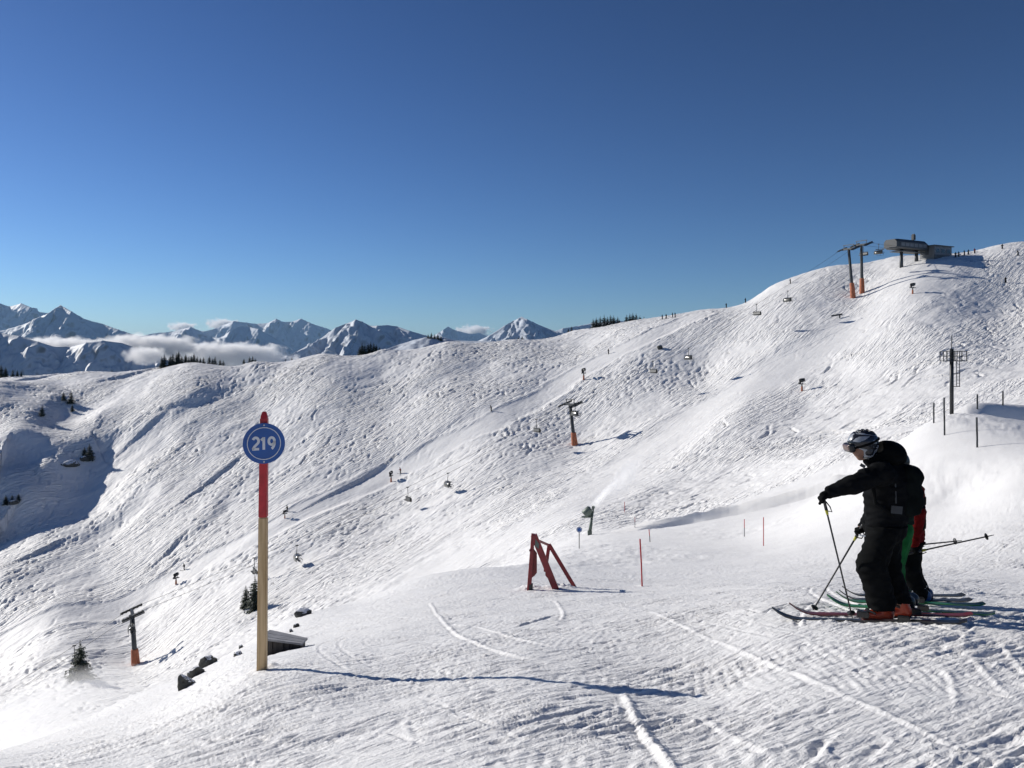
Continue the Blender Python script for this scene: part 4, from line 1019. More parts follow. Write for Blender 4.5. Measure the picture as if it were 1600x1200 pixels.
for px, sd, bb, lb in ((1373, -1, True, 'lift chair against the sky left of the top station'), (1349, 1, False, 'lift chair behind the right twin tower'), (1231, -1, True, 'lift chair below the twin towers, upper of the two there'), (1182, 1, False, 'lift chair just under the skyline where the snow bank begins'),
                       (1076, -1, True, 'lift chair right of the dark rock tip'), (1020, 1, False, 'lift chair below left of the dark rock tip'), (899, -1, True, 'lift chair close beside the mid-slope tower'), (838, 1, False, 'lift chair just left of the mid-slope tower'),
                       (700, -1, True, 'lift chair right one of the pair in the lower middle'), (637, 1, False, 'lift chair left one of the pair in the lower middle'), (464, -1, True, 'lift chair right of the wooden marker pole'), (397, 1, False, 'lift chair half hidden behind the wooden marker pole'),
                       (204, -1, True, 'lift chair hanging beside the lowest tower'), (116, 1, False, 'lift chair behind the top of the lower-left spruce')):
    chair(px, sd, bb, lb)

def top_station():
    s = STA.y / F; x, y = STA.x + LD.x * 8, STA.y + LD.y * 8; pz = P(1394, 394, y).z
    t = empty('lift_station', (x, y, pz), LANG, 'dark top station of the chairlift with its long housing on one column', 'lift station')
    # housing: long body with chamfered edges, overhanging nose
    prof = [(-2.9, .4), (-2.4, 0), (2.4, 0), (2.9, .4), (2.9, 2.3), (2.0, 3.3), (-2.0, 3.3), (-2.9, 2.3)]; v = []; f = []; n = len(prof)
    secs = [(-9.0, .86, .35), (-7.5, 1, 0), (6.2, 1, 0), (8.6, .8, -.1)]
    for xx, k, dz in secs: v += [(xx, py_ * k, .6 + pz_ * k + dz) for py_, pz_ in prof]
    for a in range(len(secs) - 1):
        for k in range(n): f.append((a * n + k, a * n + (k + 1) % n, (a + 1) * n + (k + 1) % n, (a + 1) * n + k))
    f += [tuple(range(n - 1, -1, -1)), tuple(range((len(secs) - 1) * n, len(secs) * n))]
    hs = MB().add(v, f).build('housing', M['dkgrey'], t)
    for k in range(6): MB().box((-6.2 + k * 2.3, -2.93, 2.05), (1.9, .06, 1.1)).build('panel', M['grey'], hs)
    MB().tube([(-3.2, 0, -8.0), (-3.2, 0, .65)], [.65, .5], 12).build('column', M['steel'], t, True)
    MB().tube([(4.8, 0, -4.0), (4.8, 0, .65)], [.65, .5], 12).build('column', M['steel'], t, True)
    nose = MB()
    for y_ in (-2.6, 2.6): nose.bar((-8.8, y_, .9), (-13.0, y_, .4), .2, .25)
    nose.bar((-11.5, -2.9, .6), (-11.5, 2.9, .6), .15, .15); nose.build('guide_rail', M['steel'], t)
    MB().box((0, 0, -.1), (13, 4.2, .25)).build('deck', M['steel'], t)
    an = MB().box((3.2, 0, 5.3), (1.1, .9, 1.7)).bar((3.2, 0, 3.85), (3.2, 0, 4.5), .25, .25); an.box((3.2, 0, 6.35), (.5, .9, .35)).build('beacon_box', M['black'], t)
    # control hut
    hx, hy_ = 12.5, -2.0
    ht = MB().box((hx, hy_, -.6), (9.5, 5.5, 5.6)).build('hut', M['grey'], t)
    MB().box((hx, hy_, 2.35), (10.8, 6.6, .28)).build('roof', M['dkgrey'], ht)
    for k in range(3): MB().box((hx - 3 + 3 * k, hy_ - 2.77, .6), (1.9, .05, 1.3)).build('window', M['glass'], ht)
    MB().box((hx, hy_ - 2.78, -2.1), (9.6, .05, 2.5)).build('plinth', M['dkgrey'], ht)
    MB().box((hx - 4.78, hy_, .4), (.06, 1.4, 2.2)).build('door', M['dkgrey'], ht)
top_station()

# ------------------------------------------------------------------ snow guns
def fan_gun():
    t = empty('snow_gun', (0, 0, 0), 0)
    MB().tube([(0, 0, -.5), (0, 0, 1.6)], .16, 10).build('post', M['steel'], t, True)
    MB().tube([(0, 0, -.4), (0, 0, 1.15)], [.26, .22], 10).build('pad', M['pad'], t, True)
    MB().box((0, 0, 1.72), (1.9, .7, .16)).build('platform', M['black'], t, bevel=.02)
    b = MB().tube([(-.55, 0, 2.55), (-.5, 0, 2.55), (.35, 0, 2.72), (.6, 0, 2.76)], [.40, .50, .46, .42], 14, False).build('barrel', M['black'], t, True)
    md = b.modifiers.new('thick', 'SOLIDIFY'); md.thickness = .05
    MB().tube([(.6, 0, 2.76), (.68, 0, 2.775)], [.46, .46], 14, False).build('nozzle_ring', M['silver'], b, True)
    for k in range(4):
        a = math.pi / 2 * k + .4; MB().bar((-.1, 0, 2.62), (-.1, .45 * math.cos(a), 2.62 + .45 * math.sin(a)), .2, .03).build('blade', M['steel'], b)
    fk = MB()
    for y in (-.52, .52): fk.bar((0, y, 1.8), (0, y, 2.65), .09, .06)
    fk.bar((0, -.52, 1.84), (0, .52, 1.84), .1, .1); fk.build('yoke', M['steel'], t)
    MB().box((-.6, .0, 1.98), (.4, .5, .36)).build('control_box', M['black'], t)
    return t
FG = None
for px, py, hp, rz, y0, y1, lb in ((1426, 459, 17, .3, 200, 290, 'fan snow gun on orange post below the top station'), (1253, 611, 20, .1, 150, 240, 'fan snow gun on post in the middle of the right slope'), (912, 593, 18, 1.1, 230, 330, 'fan snow gun beside the upper groomed run, above the mid tower'),
                                   (611, 753, 17, 1.4, 190, 290, 'fan snow gun at the edge of the run, left of two chairs'), (275, 913, 18, 1.2, 170, 260, 'fan snow gun with red post lowest on the groomed run'), (445, 810, 13, .6, 190, 290, 'small snow gun on the run right of the marker pole')):
    b = hit(px, py, y0, y1); sc_ = hp * b.y / F / 3.15
    kw = dict(label=lb, cat='snow gun', group='fan snow guns along the runs')
    if FG is None: FG = fan_gun(); o = FG; o.location = b; o.rotation_euler = (0, 0, rz); o.scale = (sc_,) * 3; tag(o, **kw)
    else: copy_thing(FG, b, rz, sc_, **kw)

def tower_gun():
    b = hit(921, 836, 80, 125); s = b.y / F; h = (836 - 793) * s
    t = empty('snow_gun', b, 0, 'grey-green snow gun on a tall post blowing a white plume', 'snow gun')
    L = lambda f: Vector((6 * s * f, 0, h * f))
    MB().tube([L(-.1), L(.45), L(.46), L(1)], [.22, .20, .15, .14], 10).build('post', M['gungreen'], t, True)
    MB().box(L(.08), (.5, .5, .5)).build('hydrant_box', M['gungreen'], t)
    c = L(.82) + Vector((-.62, 0, .12)); d = Vector((.62, .1, .6)).normalized()
    bl = MB().tube([c - d * .55, c - d * .5, c + d * .3, c + d * .5], [.42, .50, .46, .42], 14, False).build('barrel', M['gungreen'], t, True); bl.modifiers.new('thick', 'SOLIDIFY').thickness = .05
    MB().tube([c + d * .5, c + d * .57], [.46, .46], 14, False).build('nozzle_ring', M['silver'], bl, True)
    MB().box(L(.66) + Vector((-.6, 0, 0)), (1.3, .5, .12)).build('platform', M['gungreen'], t)
    MB().bar(L(.66) + Vector((-.1, 0, .06)), c, .12, .5).build('yoke', M['gungreen'], t)
    MB().box(L(1) + Vector((0, 0, .05)), (.35, .3, .25)).build('head', M['gungreen'], t)
    g = b + c
    rot = Matrix.Rotation(-math.radians(48), 4, 'Y').to_euler()
    e = d * 2.6
    blob('snow_plume', g + e, (2.9, .75, .55), mat_cloud('plume', 9.0, 1.6, 0.34, 0.62, 0.5, 1.6), rot, kind='stuff')
    blob('snow_plume', g + d * 5.2 + Vector((.8, 0, .4)), (3.6, 1.4, 1.3), mat_cloud('plume_soft', 2.2, 1.5, 0.42, 0.6, 0.5, 1.4), rot, kind='stuff')
tower_gun()
def blown_snow():
    m = mat_cloud('blown_snow', .13, 1.2, 0.42, 0.62, 0.2, 1.3)
    blob('blown_snow', P(15, 1172, 92), (19, 20, 5.0), m, (0, -.22, 0), kind='stuff')
    blob('blown_snow', P(0, 1165, 70), (11, 14, 4.2), m, (0, -.2, 0), kind='stuff')
blown_snow()

# ------------------------------------------------------------------ mast on the knoll
def mast():
    b = hit(1487, 647, 48, 72); s = b.y / F; h = (647 - 545) * s
    t = empty('equipment_mast', b, 0, 'tall black mast with railed platforms on the white knoll', 'mast')
    r = 2.9 * s
    MB().tube([(0, 0, -.4), (0, 0, h)], r, 14).build('mast_tube', M['black'], t, True)
    MB().tube([(-.0, 0, h), (0, 0, h + 21 * s)], .035, 6).build('antenna', M['steel'], t)
    z0, z1 = h - 19 * s, h - 4 * s
    for x0, x1, nm in ((-13 * s, -2 * s, 'platform'), (3 * s, 18 * s, 'platform')):
        y0, y1 = -.45, .45; pf = MB().box(((x0 + x1) / 2, 0, z0), (x1 - x0, .9, .06)).build(nm, M['black'], t)
        rl = MB()
        for x in (x0, (x0 + x1) / 2, x1):
            for y in (y0, y1): rl.bar((x, y, z0), (x, y, z1), .045, .045)
        for z in ((z0 + z1) / 2, z1):
            for y in (y0, y1): rl.bar((x0, y, z), (x1, y, z), .045, .045)
            rl.bar((x0, y0, z), (x0, y1, z), .045, .045); rl.bar((x1, y0, z), (x1, y1, z), .045, .045)
        rl.build('railing', M['black'], pf)
    lad = MB(); x = 10 * s
    for y in (-.2, .2): lad.bar((x, y, z0), (x, y, z0 - 40 * s), .04, .04)
    for k in range(9): lad.bar((x, -.2, z0 - k * 40 * s / 8), (x, .2, z0 - k * 40 * s / 8), .03, .03)
    for k in (0.5, 1.0): lad.bar((r, 0, z0 - 40 * s * k), (x + 3 * s, 0, z0 - 40 * s * k), .05, .05)
    lad.build('ladder', M['steel'], t)
mast()

# marker board standing on the right slope
def marker_board():
    b = hit(1312, 497, 180, 300); s = b.y / F
    t = empty('marker_board', b, 0, 'dark T-shaped board on a short post below the twin towers', 'marker board')
    MB().bar((0, 0, -.2), (0, 0, 5 * s), .3, .3).build('post', M['black'], t)
    MB().bar((-13 * s, 0, 3.2 * s), (4 * s, 0, 6 * s), .3, .5).build('board', M['steel'], t)
marker_board()

# ------------------------------------------------------------------ people: bodies grown as one continuous skin
def smin(a, b, k):
    h = np.clip(0.5 + 0.5 * (b - a) / k, 0, 1); return b + (a - b) * h - k * h * (1 - h)
def cone(p, a, b, ra, rb):
    a = np.array(a, float); b = np.array(b, float); ba = b - a; t = np.clip(((p - a) @ ba) / (ba @ ba), 0, 1)
    return np.linalg.norm(p - a - t[:, None] * ba, axis=1) - (ra + (rb - ra) * t)
def ell(p, c, r, R=None):
    q = p - np.array(c, float)
    if R is not None: q = q @ np.array(R)
    r = np.array(r, float); k0 = np.linalg.norm(q / r, axis=1); k1 = np.linalg.norm(q / (r * r), axis=1); return k0 * (k0 - 1) / (k1 + 1e-9)
def rbox(p, c, h, r, R=None):
    q = p - np.array(c, float)
    if R is not None: q = q @ np.array(R)
    d = np.abs(q) - np.array(h, float) + r
    return np.linalg.norm(np.maximum(d, 0), axis=1) + np.minimum(d.max(1), 0) - r
def uni(k, *ds):
    o = ds[0]
    for d in ds[1:]: o = smin(o, d, k)
    return o
def surfnet(f, lo, hi, h):
    lo = np.array(lo, float); n = np.ceil((np.array(hi) - lo) / h).astype(int) + 1
    ax = [lo[k] + h * np.arange(n[k]) for k in range(3)]
    G = np.stack(np.meshgrid(*ax, indexing='ij'), -1).reshape(-1, 3)
    D = np.concatenate([f(G[k:k + 300000]) for k in range(0, len(G), 300000)]).reshape(n)
    I = D < 0; c = [slice(0, -1), slice(1, None)]
    cnt = np.zeros(n - 1); S = np.zeros((*(n - 1), 3))
    corner = [(i, j, k) for i in (0, 1) for j in (0, 1) for k in (0, 1)]
    for a in corner:
        for axis in range(3):
            if a[axis]: continue
            b = list(a); b[axis] = 1
            da = D[tuple(c[q] for q in a)]; db = D[tuple(c[q] for q in b)]; m = (da < 0) != (db < 0)
            t = np.where(m, da / np.where(m, da - db, 1), 0); cnt += m
            for q in range(3): S[..., q] += m * (a[q] + (t if q == axis else 0))
    act = cnt > 0; idx = -np.ones(n - 1, int); idx[act] = np.arange(act.sum())
    V = (np.stack(np.nonzero(act), 1) + S[act] / cnt[act][:, None]) * h + lo
    Fs = []
    for axis in range(3):
        u, v = [(1, 2), (2, 0), (0, 1)][axis]
        s0 = [slice(1, -1)] * 3; s1 = [slice(1, -1)] * 3; s0[axis] = slice(0, -1); s1[axis] = slice(1, None)
        a = I[tuple(s0)]; b = I[tuple(s1)]; m = a != b; pos = np.stack(np.nonzero(m), 1)
        off = np.ones(3, int); off[axis] = 0; pos = pos + off; flip = a[m]
        def cell(du, dv):
            q = pos.copy(); q[:, u] -= du; q[:, v] -= dv; return idx[q[:, 0], q[:, 1], q[:, 2]]
        qd = np.stack([cell(1, 1), cell(0, 1), cell(0, 0), cell(1, 0)], 1); qd[~flip] = qd[~flip][:, ::-1]; Fs.append(qd)
    Fq = np.concatenate(Fs); return V, Fq[(Fq >= 0).all(1)]
def n3(p, f, seed): return noise2(p[:, 0] * f + p[:, 1] * f * .71, p[:, 2] * f + p[:, 1] * f * .43, seed)
def skin_part(name, f, lo, hi, h, mat, parent):
    V, Fq = surfnet(f, lo, hi, h); return link_mesh(name, np_mesh(name, V, Fq), mat, parent, True)

def cloth(name, col, rough=0.7, var=0.3, scale=9, bump=0.004):
    m = mat_plain(name, col, max(rough, .8), 0, var, scale, bump, 0.04); return m
M['blackcloth'] = cloth('black_cloth', (0.0055, 0.006, 0.0065)); M['blacknylon'] = cloth('black_nylon', (0.0065, 0.007, 0.008), 0.55)
M['greencloth'] = cloth('green_cloth', (0.016, 0.13, 0.035)); M['darkgreen'] = cloth('dark_green_cloth', (0.010, 0.022, 0.016))
M['redcloth'] = cloth('red_cloth', (0.14, 0.009, 0.009)); M['orangeplastic'] = mat_plain('orange_boot', (0.42, 0.05, 0.015), 0.35, 0, 0.15, 6)
M['blackplastic'] = mat_plain('black_plastic', (0.012, 0.012, 0.013), 0.35, 0, 0.2, 6); M['blueplastic'] = mat_plain('blue_boot', (0.012, 0.05, 0.16), 0.4, 0, 0.2, 6)
M['skin'] = mat_plain('skin', (0.30, 0.16, 0.11), 0.55, 0, 0.1, 9); M['yellow'] = mat_plain('yellow_grip', (0.42, 0.40, 0.03), 0.5, 0, 0.1, 9)
M['goggle'] = mat_plain('goggle_lens', (0.18, 0.13, 0.12), 0.15, 0.4, 0.1, 3); M['greyprint'] = mat_plain('grey_patch', (0.035, 0.038, 0.042), 0.7, 0, 0.15, 6)
M['skired'] = mat_plain('ski_red', (0.13, 0.02, 0.02), 0.3, 0, 0.3, 3); M['skigreen'] = mat_plain('ski_green', (0.02, 0.16, 0.045), 0.3, 0, 0.25, 3); M['skidark'] = mat_plain('ski_dark', (0.03, 0.032, 0.035), 0.3, 0, 0.25, 3)
def mat_helmet():
    m, t, b = mat_new('helmet_shell')
    tc = t.nodes.new('ShaderNodeTexCoord'); nz = t.nodes.new('ShaderNodeTexNoise'); nz.inputs['Scale'].default_value = 7; nz.inputs['Detail'].default_value = 1; nz.inputs['Distortion'].default_value = 1.2
    mp = t.nodes.new('ShaderNodeMapping'); mp.inputs['Rotation'].default_value = (0, .7, 0); mp.inputs['Scale'].default_value = (.6, 1, 2.2)
    t.links.new(tc.outputs['Object'], mp.inputs[0]); t.links.new(mp.outputs[0], nz.inputs['Vector'])
    rp = t.nodes.new('ShaderNodeValToRGB'); rp.color_ramp.interpolation = 'CONSTANT'; rp.color_ramp.elements[0].color = (.012, .014, .02, 1); rp.color_ramp.elements[1].color = (.30, .32, .35, 1); rp.color_ramp.elements[1].position = .52
    t.links.new(nz.outputs['Fac'], rp.inputs['Fac']); t.links.new(rp.outputs['Color'], b.inputs['Base Color']); b.inputs['Roughness'].default_value = .22
    return m
M['helmet'] = mat_helmet()

class Fig:
    """joint positions read off the photograph in the plane of the figure"""
    def __init__(s, Y, basepx, basepy):
        s.Y = Y; s.s = Y / F; s.bx = (basepx - CX) * s.s; s.bz = ground(s.bx, Y); s.bp = (basepx, basepy)
        s.loc = Vector((s.bx, Y, s.bz))
    def __call__(s, px, py, dy=0.0): return np.array(P(px, py, s.Y + dy) - P(s.bp[0], s.bp[1], s.Y))

def hand_sdf(p, wrist, palm, dirs, thumb):
    d = cone(p, wrist, palm, .036, .042)
    w_ = np.array(palm); fw = w_ - np.array(wrist); fw /= np.linalg.norm(fw)
    for k, (side, mid, tip) in enumerate(dirs): d = uni(.008, d, cone(p, w_ + side, w_ + mid, .018, .017), cone(p, w_ + mid, w_ + tip, .017, .014))
    return uni(.008, d, cone(p, w_ + thumb[0], w_ + thumb[1], .019, .018), cone(p, w_ + thumb[1], w_ + thumb[2], .018, .014))
def curl(fwd, down, lat, lens=(.075, .085, .08, .065)):
    """four gloved fingers of unequal length curling over a grip"""
    out = []; fwd, down, lat = map(lambda q: np.array(q, float), (fwd, down, lat))
    for k, L in enumerate(lens):
        o = lat * (.033 - .022 * k); out.append((o * 1.0, o + fwd * L * .55 + down * .012, o + fwd * L * .55 + down * (L * .6)))
    return out

def boot(t, heel, toe, ank, mat, trim):
    heel, toe, ank = map(np.array, (heel, toe, ank)); lo = np.minimum(np.minimum(heel, toe), ank) - .16; hi = np.maximum(np.maximum(heel, toe), ank) + .18
    up = np.array([0, 0, 1.0]); mid = heel * .35 + toe * .65
    def f(p):
        d = uni(.03, cone(p, heel + up * .055, toe + up * .045, .058, .046), cone(p, heel + up * .07, ank + up * .04, .062, .085))
        return np.maximum(d, -(p[:, 2] - (min(heel[2], toe[2]) + .0)))
    o = skin_part('boot', f, lo, hi, .012, mat, t)
    for k in range(3):
        c = heel * (.75 - .22 * k) + toe * (.25 + .22 * k) + up * (.17 - .045 * k); ax = np.array([0, 1.0, 0])
        MB().tube([c - ax * (.095 - .008 * k), c + np.array([-.06, 0, .02]), c + ax * (.095 - .008 * k)], .012, 6).build('buckle', trim, o)
    MB().box(tuple((heel + toe) / 2 + up * .012), (abs(toe[0] - heel[0]) + .09, .085, .03)).build('sole', M['blackplastic'], o)
    return o

def ski(px0, py0, px1, py1, y0, y1, mat, label, L=1.72, boot_at=.55):
    a = hit(px0, py0, y0, y1); b = hit(px1, py1, y0, y1); d = b - a; d.z = 0; d.normalize(); b = a + d * L
    za, zb = ground(a.x, a.y), ground(b.x, b.y); zm = ground(a.x + d.x * L / 2, a.y + d.y * L / 2)
    n = 26; v = []; f = []; sd = Vector((-d.y, d.x, 0))
    lift = max(0.0, zm - (za + zb) / 2) + .016
    t = empty('ski', a.lerp(b, boot_at), 0, label, 'ski', 'skis under the three waiting skiers'); o0 = Vector((a.x, a.y, za)).lerp(Vector((b.x, b.y, zb)), boot_at)
    t.location = o0
    for k in range(n + 1):
        u = k / n; wd = .030 + .020 * abs(2 * u - 1) ** 1.6
        if u < .09: wd *= math.sqrt(max(.02, u / .09))
        if u > .97: wd *= .75
        z = lift + (.11 * ((.16 - u) / .16) ** 2 if u < .16 else 0) + (.02 * ((u - .94) / .06) ** 2 if u > .94 else 0)
        c = Vector((a.x, a.y, za)).lerp(Vector((b.x, b.y, zb)), u) + Vector((0, 0, z)) - o0
        v += [c - sd * wd, c + sd * wd, c + sd * wd + Vector((0, 0, .014)), c - sd * wd + Vector((0, 0, .014))]
    for k in range(n):
        for q in range(4): f.append((k * 4 + q, k * 4 + (q + 1) % 4, k * 4 + 4 + (q + 1) % 4, k * 4 + 4 + q))
    f += [(3, 2, 1, 0), (n * 4, n * 4 + 1, n * 4 + 2, n * 4 + 3)]
    MB().add(v, f).build('plank', mat, t)
    for du, nm in ((-.19, 'toe_binding'), (.17, 'heel_binding')):
        MB().box(tuple(d * du + Vector((0, 0, lift + .045))), (.11, .065, .06), Matrix.Rotation(math.atan2(d.y, d.x), 3, 'Z')).build(nm, M['blackplastic'], t, bevel=.008)
    return t
def ski_pole(a, b, label, basket=.07):
    a, b = Vector(a), Vector(b); d = (b - a).normalized(); t = empty('ski_pole', a, 0, label, 'ski pole', 'ski poles of the waiting skiers'); L = (b - a).length
    q = lambda f: d * f
    MB().tube([q(.1), q(L - .09), q(L)], [.0095, .008, .004], 8).build('shaft', M['black'], t, True)
    MB().tube([q(-.05), q(-.03), q(.06), q(.12)], [.014, .019, .015, .016], 10).build('grip', M['blackplastic'], t, True)
    MB().tube([q(.12), q(.17)], [.0165, .012], 10).build('collar', M['yellow'], t, True)
    MB().tube([q(.0), q(.05) + Vector((.05, 0, -.03)), q(.12) + Vector((.055, 0, -.02)), q(.13)], .006, 6).build('strap', M['blackcloth'], t)
    MB().tube([q(L - basket - .012), q(L - basket), q(L - basket + .006)], [.012, .038, .04], 12).build('basket', M['blackplastic'], t)
    return t

VOX = .012
def quilt(p, z, axis=2, pitch=.075, amp=.0028): return -amp * np.abs(np.sin((p[:, axis] + .02 * p[:, 0]) * math.pi / pitch))

def skier_black():
    J = Fig(8.2, 1380, 967)
    t = empty('person', J.loc, 0, 'skier all in black with grey-patterned helmet leaning on a pole', 'person', 'skiers waiting in the foreground')
    hipN, hipF = J(1379, 832, -.10), J(1386, 832, .12); kN, kF = J(1362, 884, -.13), J(1385, 884, .13); aN, aF = J(1377, 938, -.13), J(1402, 938, .12)
    shN, shF = J(1378, 738, -.19), J(1384, 736, .19); elN, wrN = J(1332, 757, -.26), J(1297, 768, -.24); elF, wrF = J(1368, 794, .30), J(1350, 823, .20)
    pelv, chest, neck, head = J(1383, 822), J(1383, 758), J(1366, 722), J(1349, 697)
    legs = lambda p, e=0: uni(.05, cone(p, hipN, kN, .135 + e, .118 + e), cone(p, kN, aN, .120 + e, .125 + e), cone(p, hipF, kF, .135 + e, .118 + e), cone(p, kF, aF, .118 + e, .122 + e), ell(p, pelv, (.19 + e, .20 + e, .16 + e)))
    tors = lambda p, e=0: uni(.08, cone(p, pelv, chest, .185 + e, .205 + e), cone(p, shN, shF, .105 + e, .105 + e), cone(p, J(1396, 745), J(1392, 800), .15 + e, .15 + e))
    arms = lambda p, e=0: np.minimum(uni(.03, cone(p, shN, elN, .105 + e, .092 + e), cone(p, elN, wrN, .090 + e, .060 + e)), uni(.03, cone(p, shF, elF, .10 + e, .085 + e), cone(p, elF, wrF, .085 + e, .058 + e)))
    hd = lambda p: uni(.03, ell(p, head, (.092, .075, .115), Matrix.Rotation(-.5, 3, 'Y')), cone(p, neck, J(1353, 705), .06, .058), cone(p, J(1342, 708), J(1344, 714), .045, .035), cone(p, J(1333, 703), J(1335, 708), .014, .012))
    hN = hand_sdf; palmN = J(1287, 774, -.24); gripN = J(1289, 782, -.23)
    lo, hi = J(1255, 985, -.62), J(1465, 655, .62)
    bodyf = lambda p: uni(.03, hd(p), tors(p, -.05), arms(p, -.035), legs(p, -.045), cone(p, wrN, palmN, .03, .034), cone(p, wrF, J(1345, 824, .2), .03, .034))
    skin_part('body', bodyf, lo, hi, .018, M['skin'], t)
    def jacket(p):
        d = uni(.05, tors(p), arms(p)); hem = J(1380, 828)[2]
        d = np.maximum(d, hem - p[:, 2] + .012 * n3(p, 9, 3)); d = uni(.03, d, cone(p, J(1366, 722), J(1361, 714), .085, .082))
        wrinkle = .012 * n3(p * np.array([.7, .7, 1.8]), 11, 8) + .007 * n3(p, 26, 9)
        return d + wrinkle + quilt(p, 0) * (p[:, 2] < J(0, 770)[2])
    jk = skin_part('jacket', jacket, lo, hi, VOX, M['blacknylon'], t)
    hood = lambda p: np.maximum(uni(.05, ell(p, J(1390, 708), (.155, .19, .125), Matrix.Rotation(.35, 3, 'Y')), ell(p, J(1372, 716), (.09, .15, .07))), -ell(p, J(1366, 696), (.11, .12, .10))) + .010 * n3(p, 13, 5)
    skin_part('hood', hood, lo, hi, VOX, M['blackcloth'], jk)
    def trous(p):
        d = np.maximum(legs(p, .012), J(0, 944)[2] - p[:, 2]); d = np.maximum(d, p[:, 2] - J(0, 818)[2])
        return d + .014 * n3(p * np.array([.8, .8, 1.5]), 9, 12) + .007 * n3(p, 24, 13)
    tr_ = skin_part('trousers', trous, lo, hi, VOX, M['blackcloth'], t)
    MB().box(tuple(J(1347, 836, -.245)), (.06, .012, .012), Matrix.Rotation(.2, 3, 'Y')).build('zip_tab', M['white'], tr_)
    MB().box(tuple(J(1348, 727, -.292)), (.05, .012, .03), Matrix.Rotation(.5, 3, 'Y')).build('sleeve_badge', M['greyprint'], jk)
    # gloves: fingers folded over the pole top and round the other grip
    f1 = lambda p: hand_sdf(p, wrN, palmN, curl((-.8, 0, -.35), (.35, 0, -.95), (0, 1, 0)), [np.array([.0, .04, -.01]), np.array([.01, .06, -.045]), np.array([-.02, .05, -.085])])
    skin_part('glove', f1, palmN - .2, palmN + .2, .007, M['blackcloth'], t)
    pF = J(1346, 826, .2); f2 = lambda p: hand_sdf(p, wrF, pF, curl((-.9, 0, -.1), (-.1, 0, -.9), (0, 1, .2)), [np.array([.0, -.04, .0]), np.array([-.04, -.05, -.01]), np.array([-.075, -.03, -.02])])
    skin_part('glove', f2, pF - .2, pF + .2, .007, M['blackcloth'], t)
    boot(t, J(1386, 968, -.13), J(1352, 967, -.13), aN, M['orangeplastic'], M['blackplastic']); boot(t, J(1414, 964, .12), J(1383, 963, .12), aF, M['orangeplastic'], M['blackplastic'])
    # helmet, goggles, strap
    hc = J(1348, 690); R = Matrix.Rotation(-.35, 3, 'Y')
    hel = lambda p: np.maximum(uni(.02, ell(p, hc, (.152, .118, .132), R), ell(p, hc + np.array([.03, 0, -.03]), (.12, .112, .12), R)), ((p - hc) @ np.array([-.28, 0, -.96])) - .078)
    def hel2(p):
        d = hel(p); ear = np.maximum(ell(p, hc + np.array([.03, 0, -.09]), (.075, .118, .085)), -ell(p, hc + np.array([-.10, 0, -.12]), (.09, .2, .09)))
        d = uni(.012, d, ear)
        for k in range(4): d = np.maximum(d, -rbox(p, hc + np.array([-.06 + .045 * k, 0, .118 - .012 * abs(k - 1.5)]), (.012, .055, .03), .008, R))
        return d
    h = skin_part('helmet', hel2, hc - .24, hc + .24, .009, M['helmet'], t)
    gc = hc + np.array([-.135, 0, -.055])
    g = skin_part('goggles', lambda p: rbox(p, gc, (.032, .088, .046), .024, Matrix.Rotation(-.25, 3, 'Y')), gc - .16, gc + .16, .008, M['blackplastic'], h)
    skin_part('lens', lambda p: rbox(p, gc + np.array([-.018, 0, .002]), (.022, .076, .034), .016, Matrix.Rotation(-.25, 3, 'Y')), gc - .16, gc + .16, .008, M['goggle'], g)
    st_ = MB(); ring = []
    for k in range(25):
        a = 2 * math.pi * k / 24; ring.append(Vector(hc) + R @ Vector((.158 * math.cos(a), .124 * math.sin(a), -.012)))
    st_.tube(ring, .011, 6, False).build('goggle_strap', M['blackcloth'], h)
    # backpack stays a thing of its own
    bp = empty('backpack', J.loc, 0, 'black backpack with grey patch on the black-clad skier', 'backpack')
    bc = J(1415, 766, -.02); Rb = Matrix.Rotation(.18, 3, 'Y')
    bk = lambda p: uni(.04, rbox(p, bc, (.115, .15, .26), .10, Rb), rbox(p, bc + np.array([.07, 0, -.10]), (.06, .125, .13), .045, Rb)) + .012 * n3(p, 12, 19)
    b_ = skin_part('pack', bk, bc - .42, bc + .42, .012, M['darkblack'], bp)
    MB().box(tuple(J(1401, 796, -.20)), (.11, .012, .075), Matrix.Rotation(.1, 3, 'Y')).build('patch', M['greyprint'], b_)
    MB().tube([J(1399, 755, -.195), J(1400, 786, -.205)], .008, 6).build('zip', M['greyprint'], b_)
    MB().tube([J(1392, 735, -.10), J(1376, 728, -.17), J(1362, 745, -.215), J(1368, 785, -.222), J(1400, 808, -.17)], .020, 8).build('shoulder_strap', M['blackcloth'], b_)
    W_ = lambda q: Vector(q) + J.loc
    tipa = hit(1332, 966, 7.2, 9.5); ski_pole(W_(J(1287, 779, -.235)), tipa, 'black ski pole under the outstretched hand')
    tipb = hit(1269, 953, 7.2, 10.5); ski_pole(W_(J(1346, 824, .17)), tipb + Vector((0, 0, -.02)), 'black ski pole slanting back to the hip of the black-clad skier')
    ski(1206, 971, 1500, 975, 7.2, 9.5, M['skidark'], 'nearest dark ski with upturned tip, of the black-clad skier', 1.75, .60)
    ski(1233, 963, 1520, 966, 7.2, 9.8, M['skired'], 'red and dark ski just behind the nearest one', 1.75, .60)
M['darkblack'] = cloth('pack_cloth', (0.006, 0.008, 0.008), .65)
skier_black()

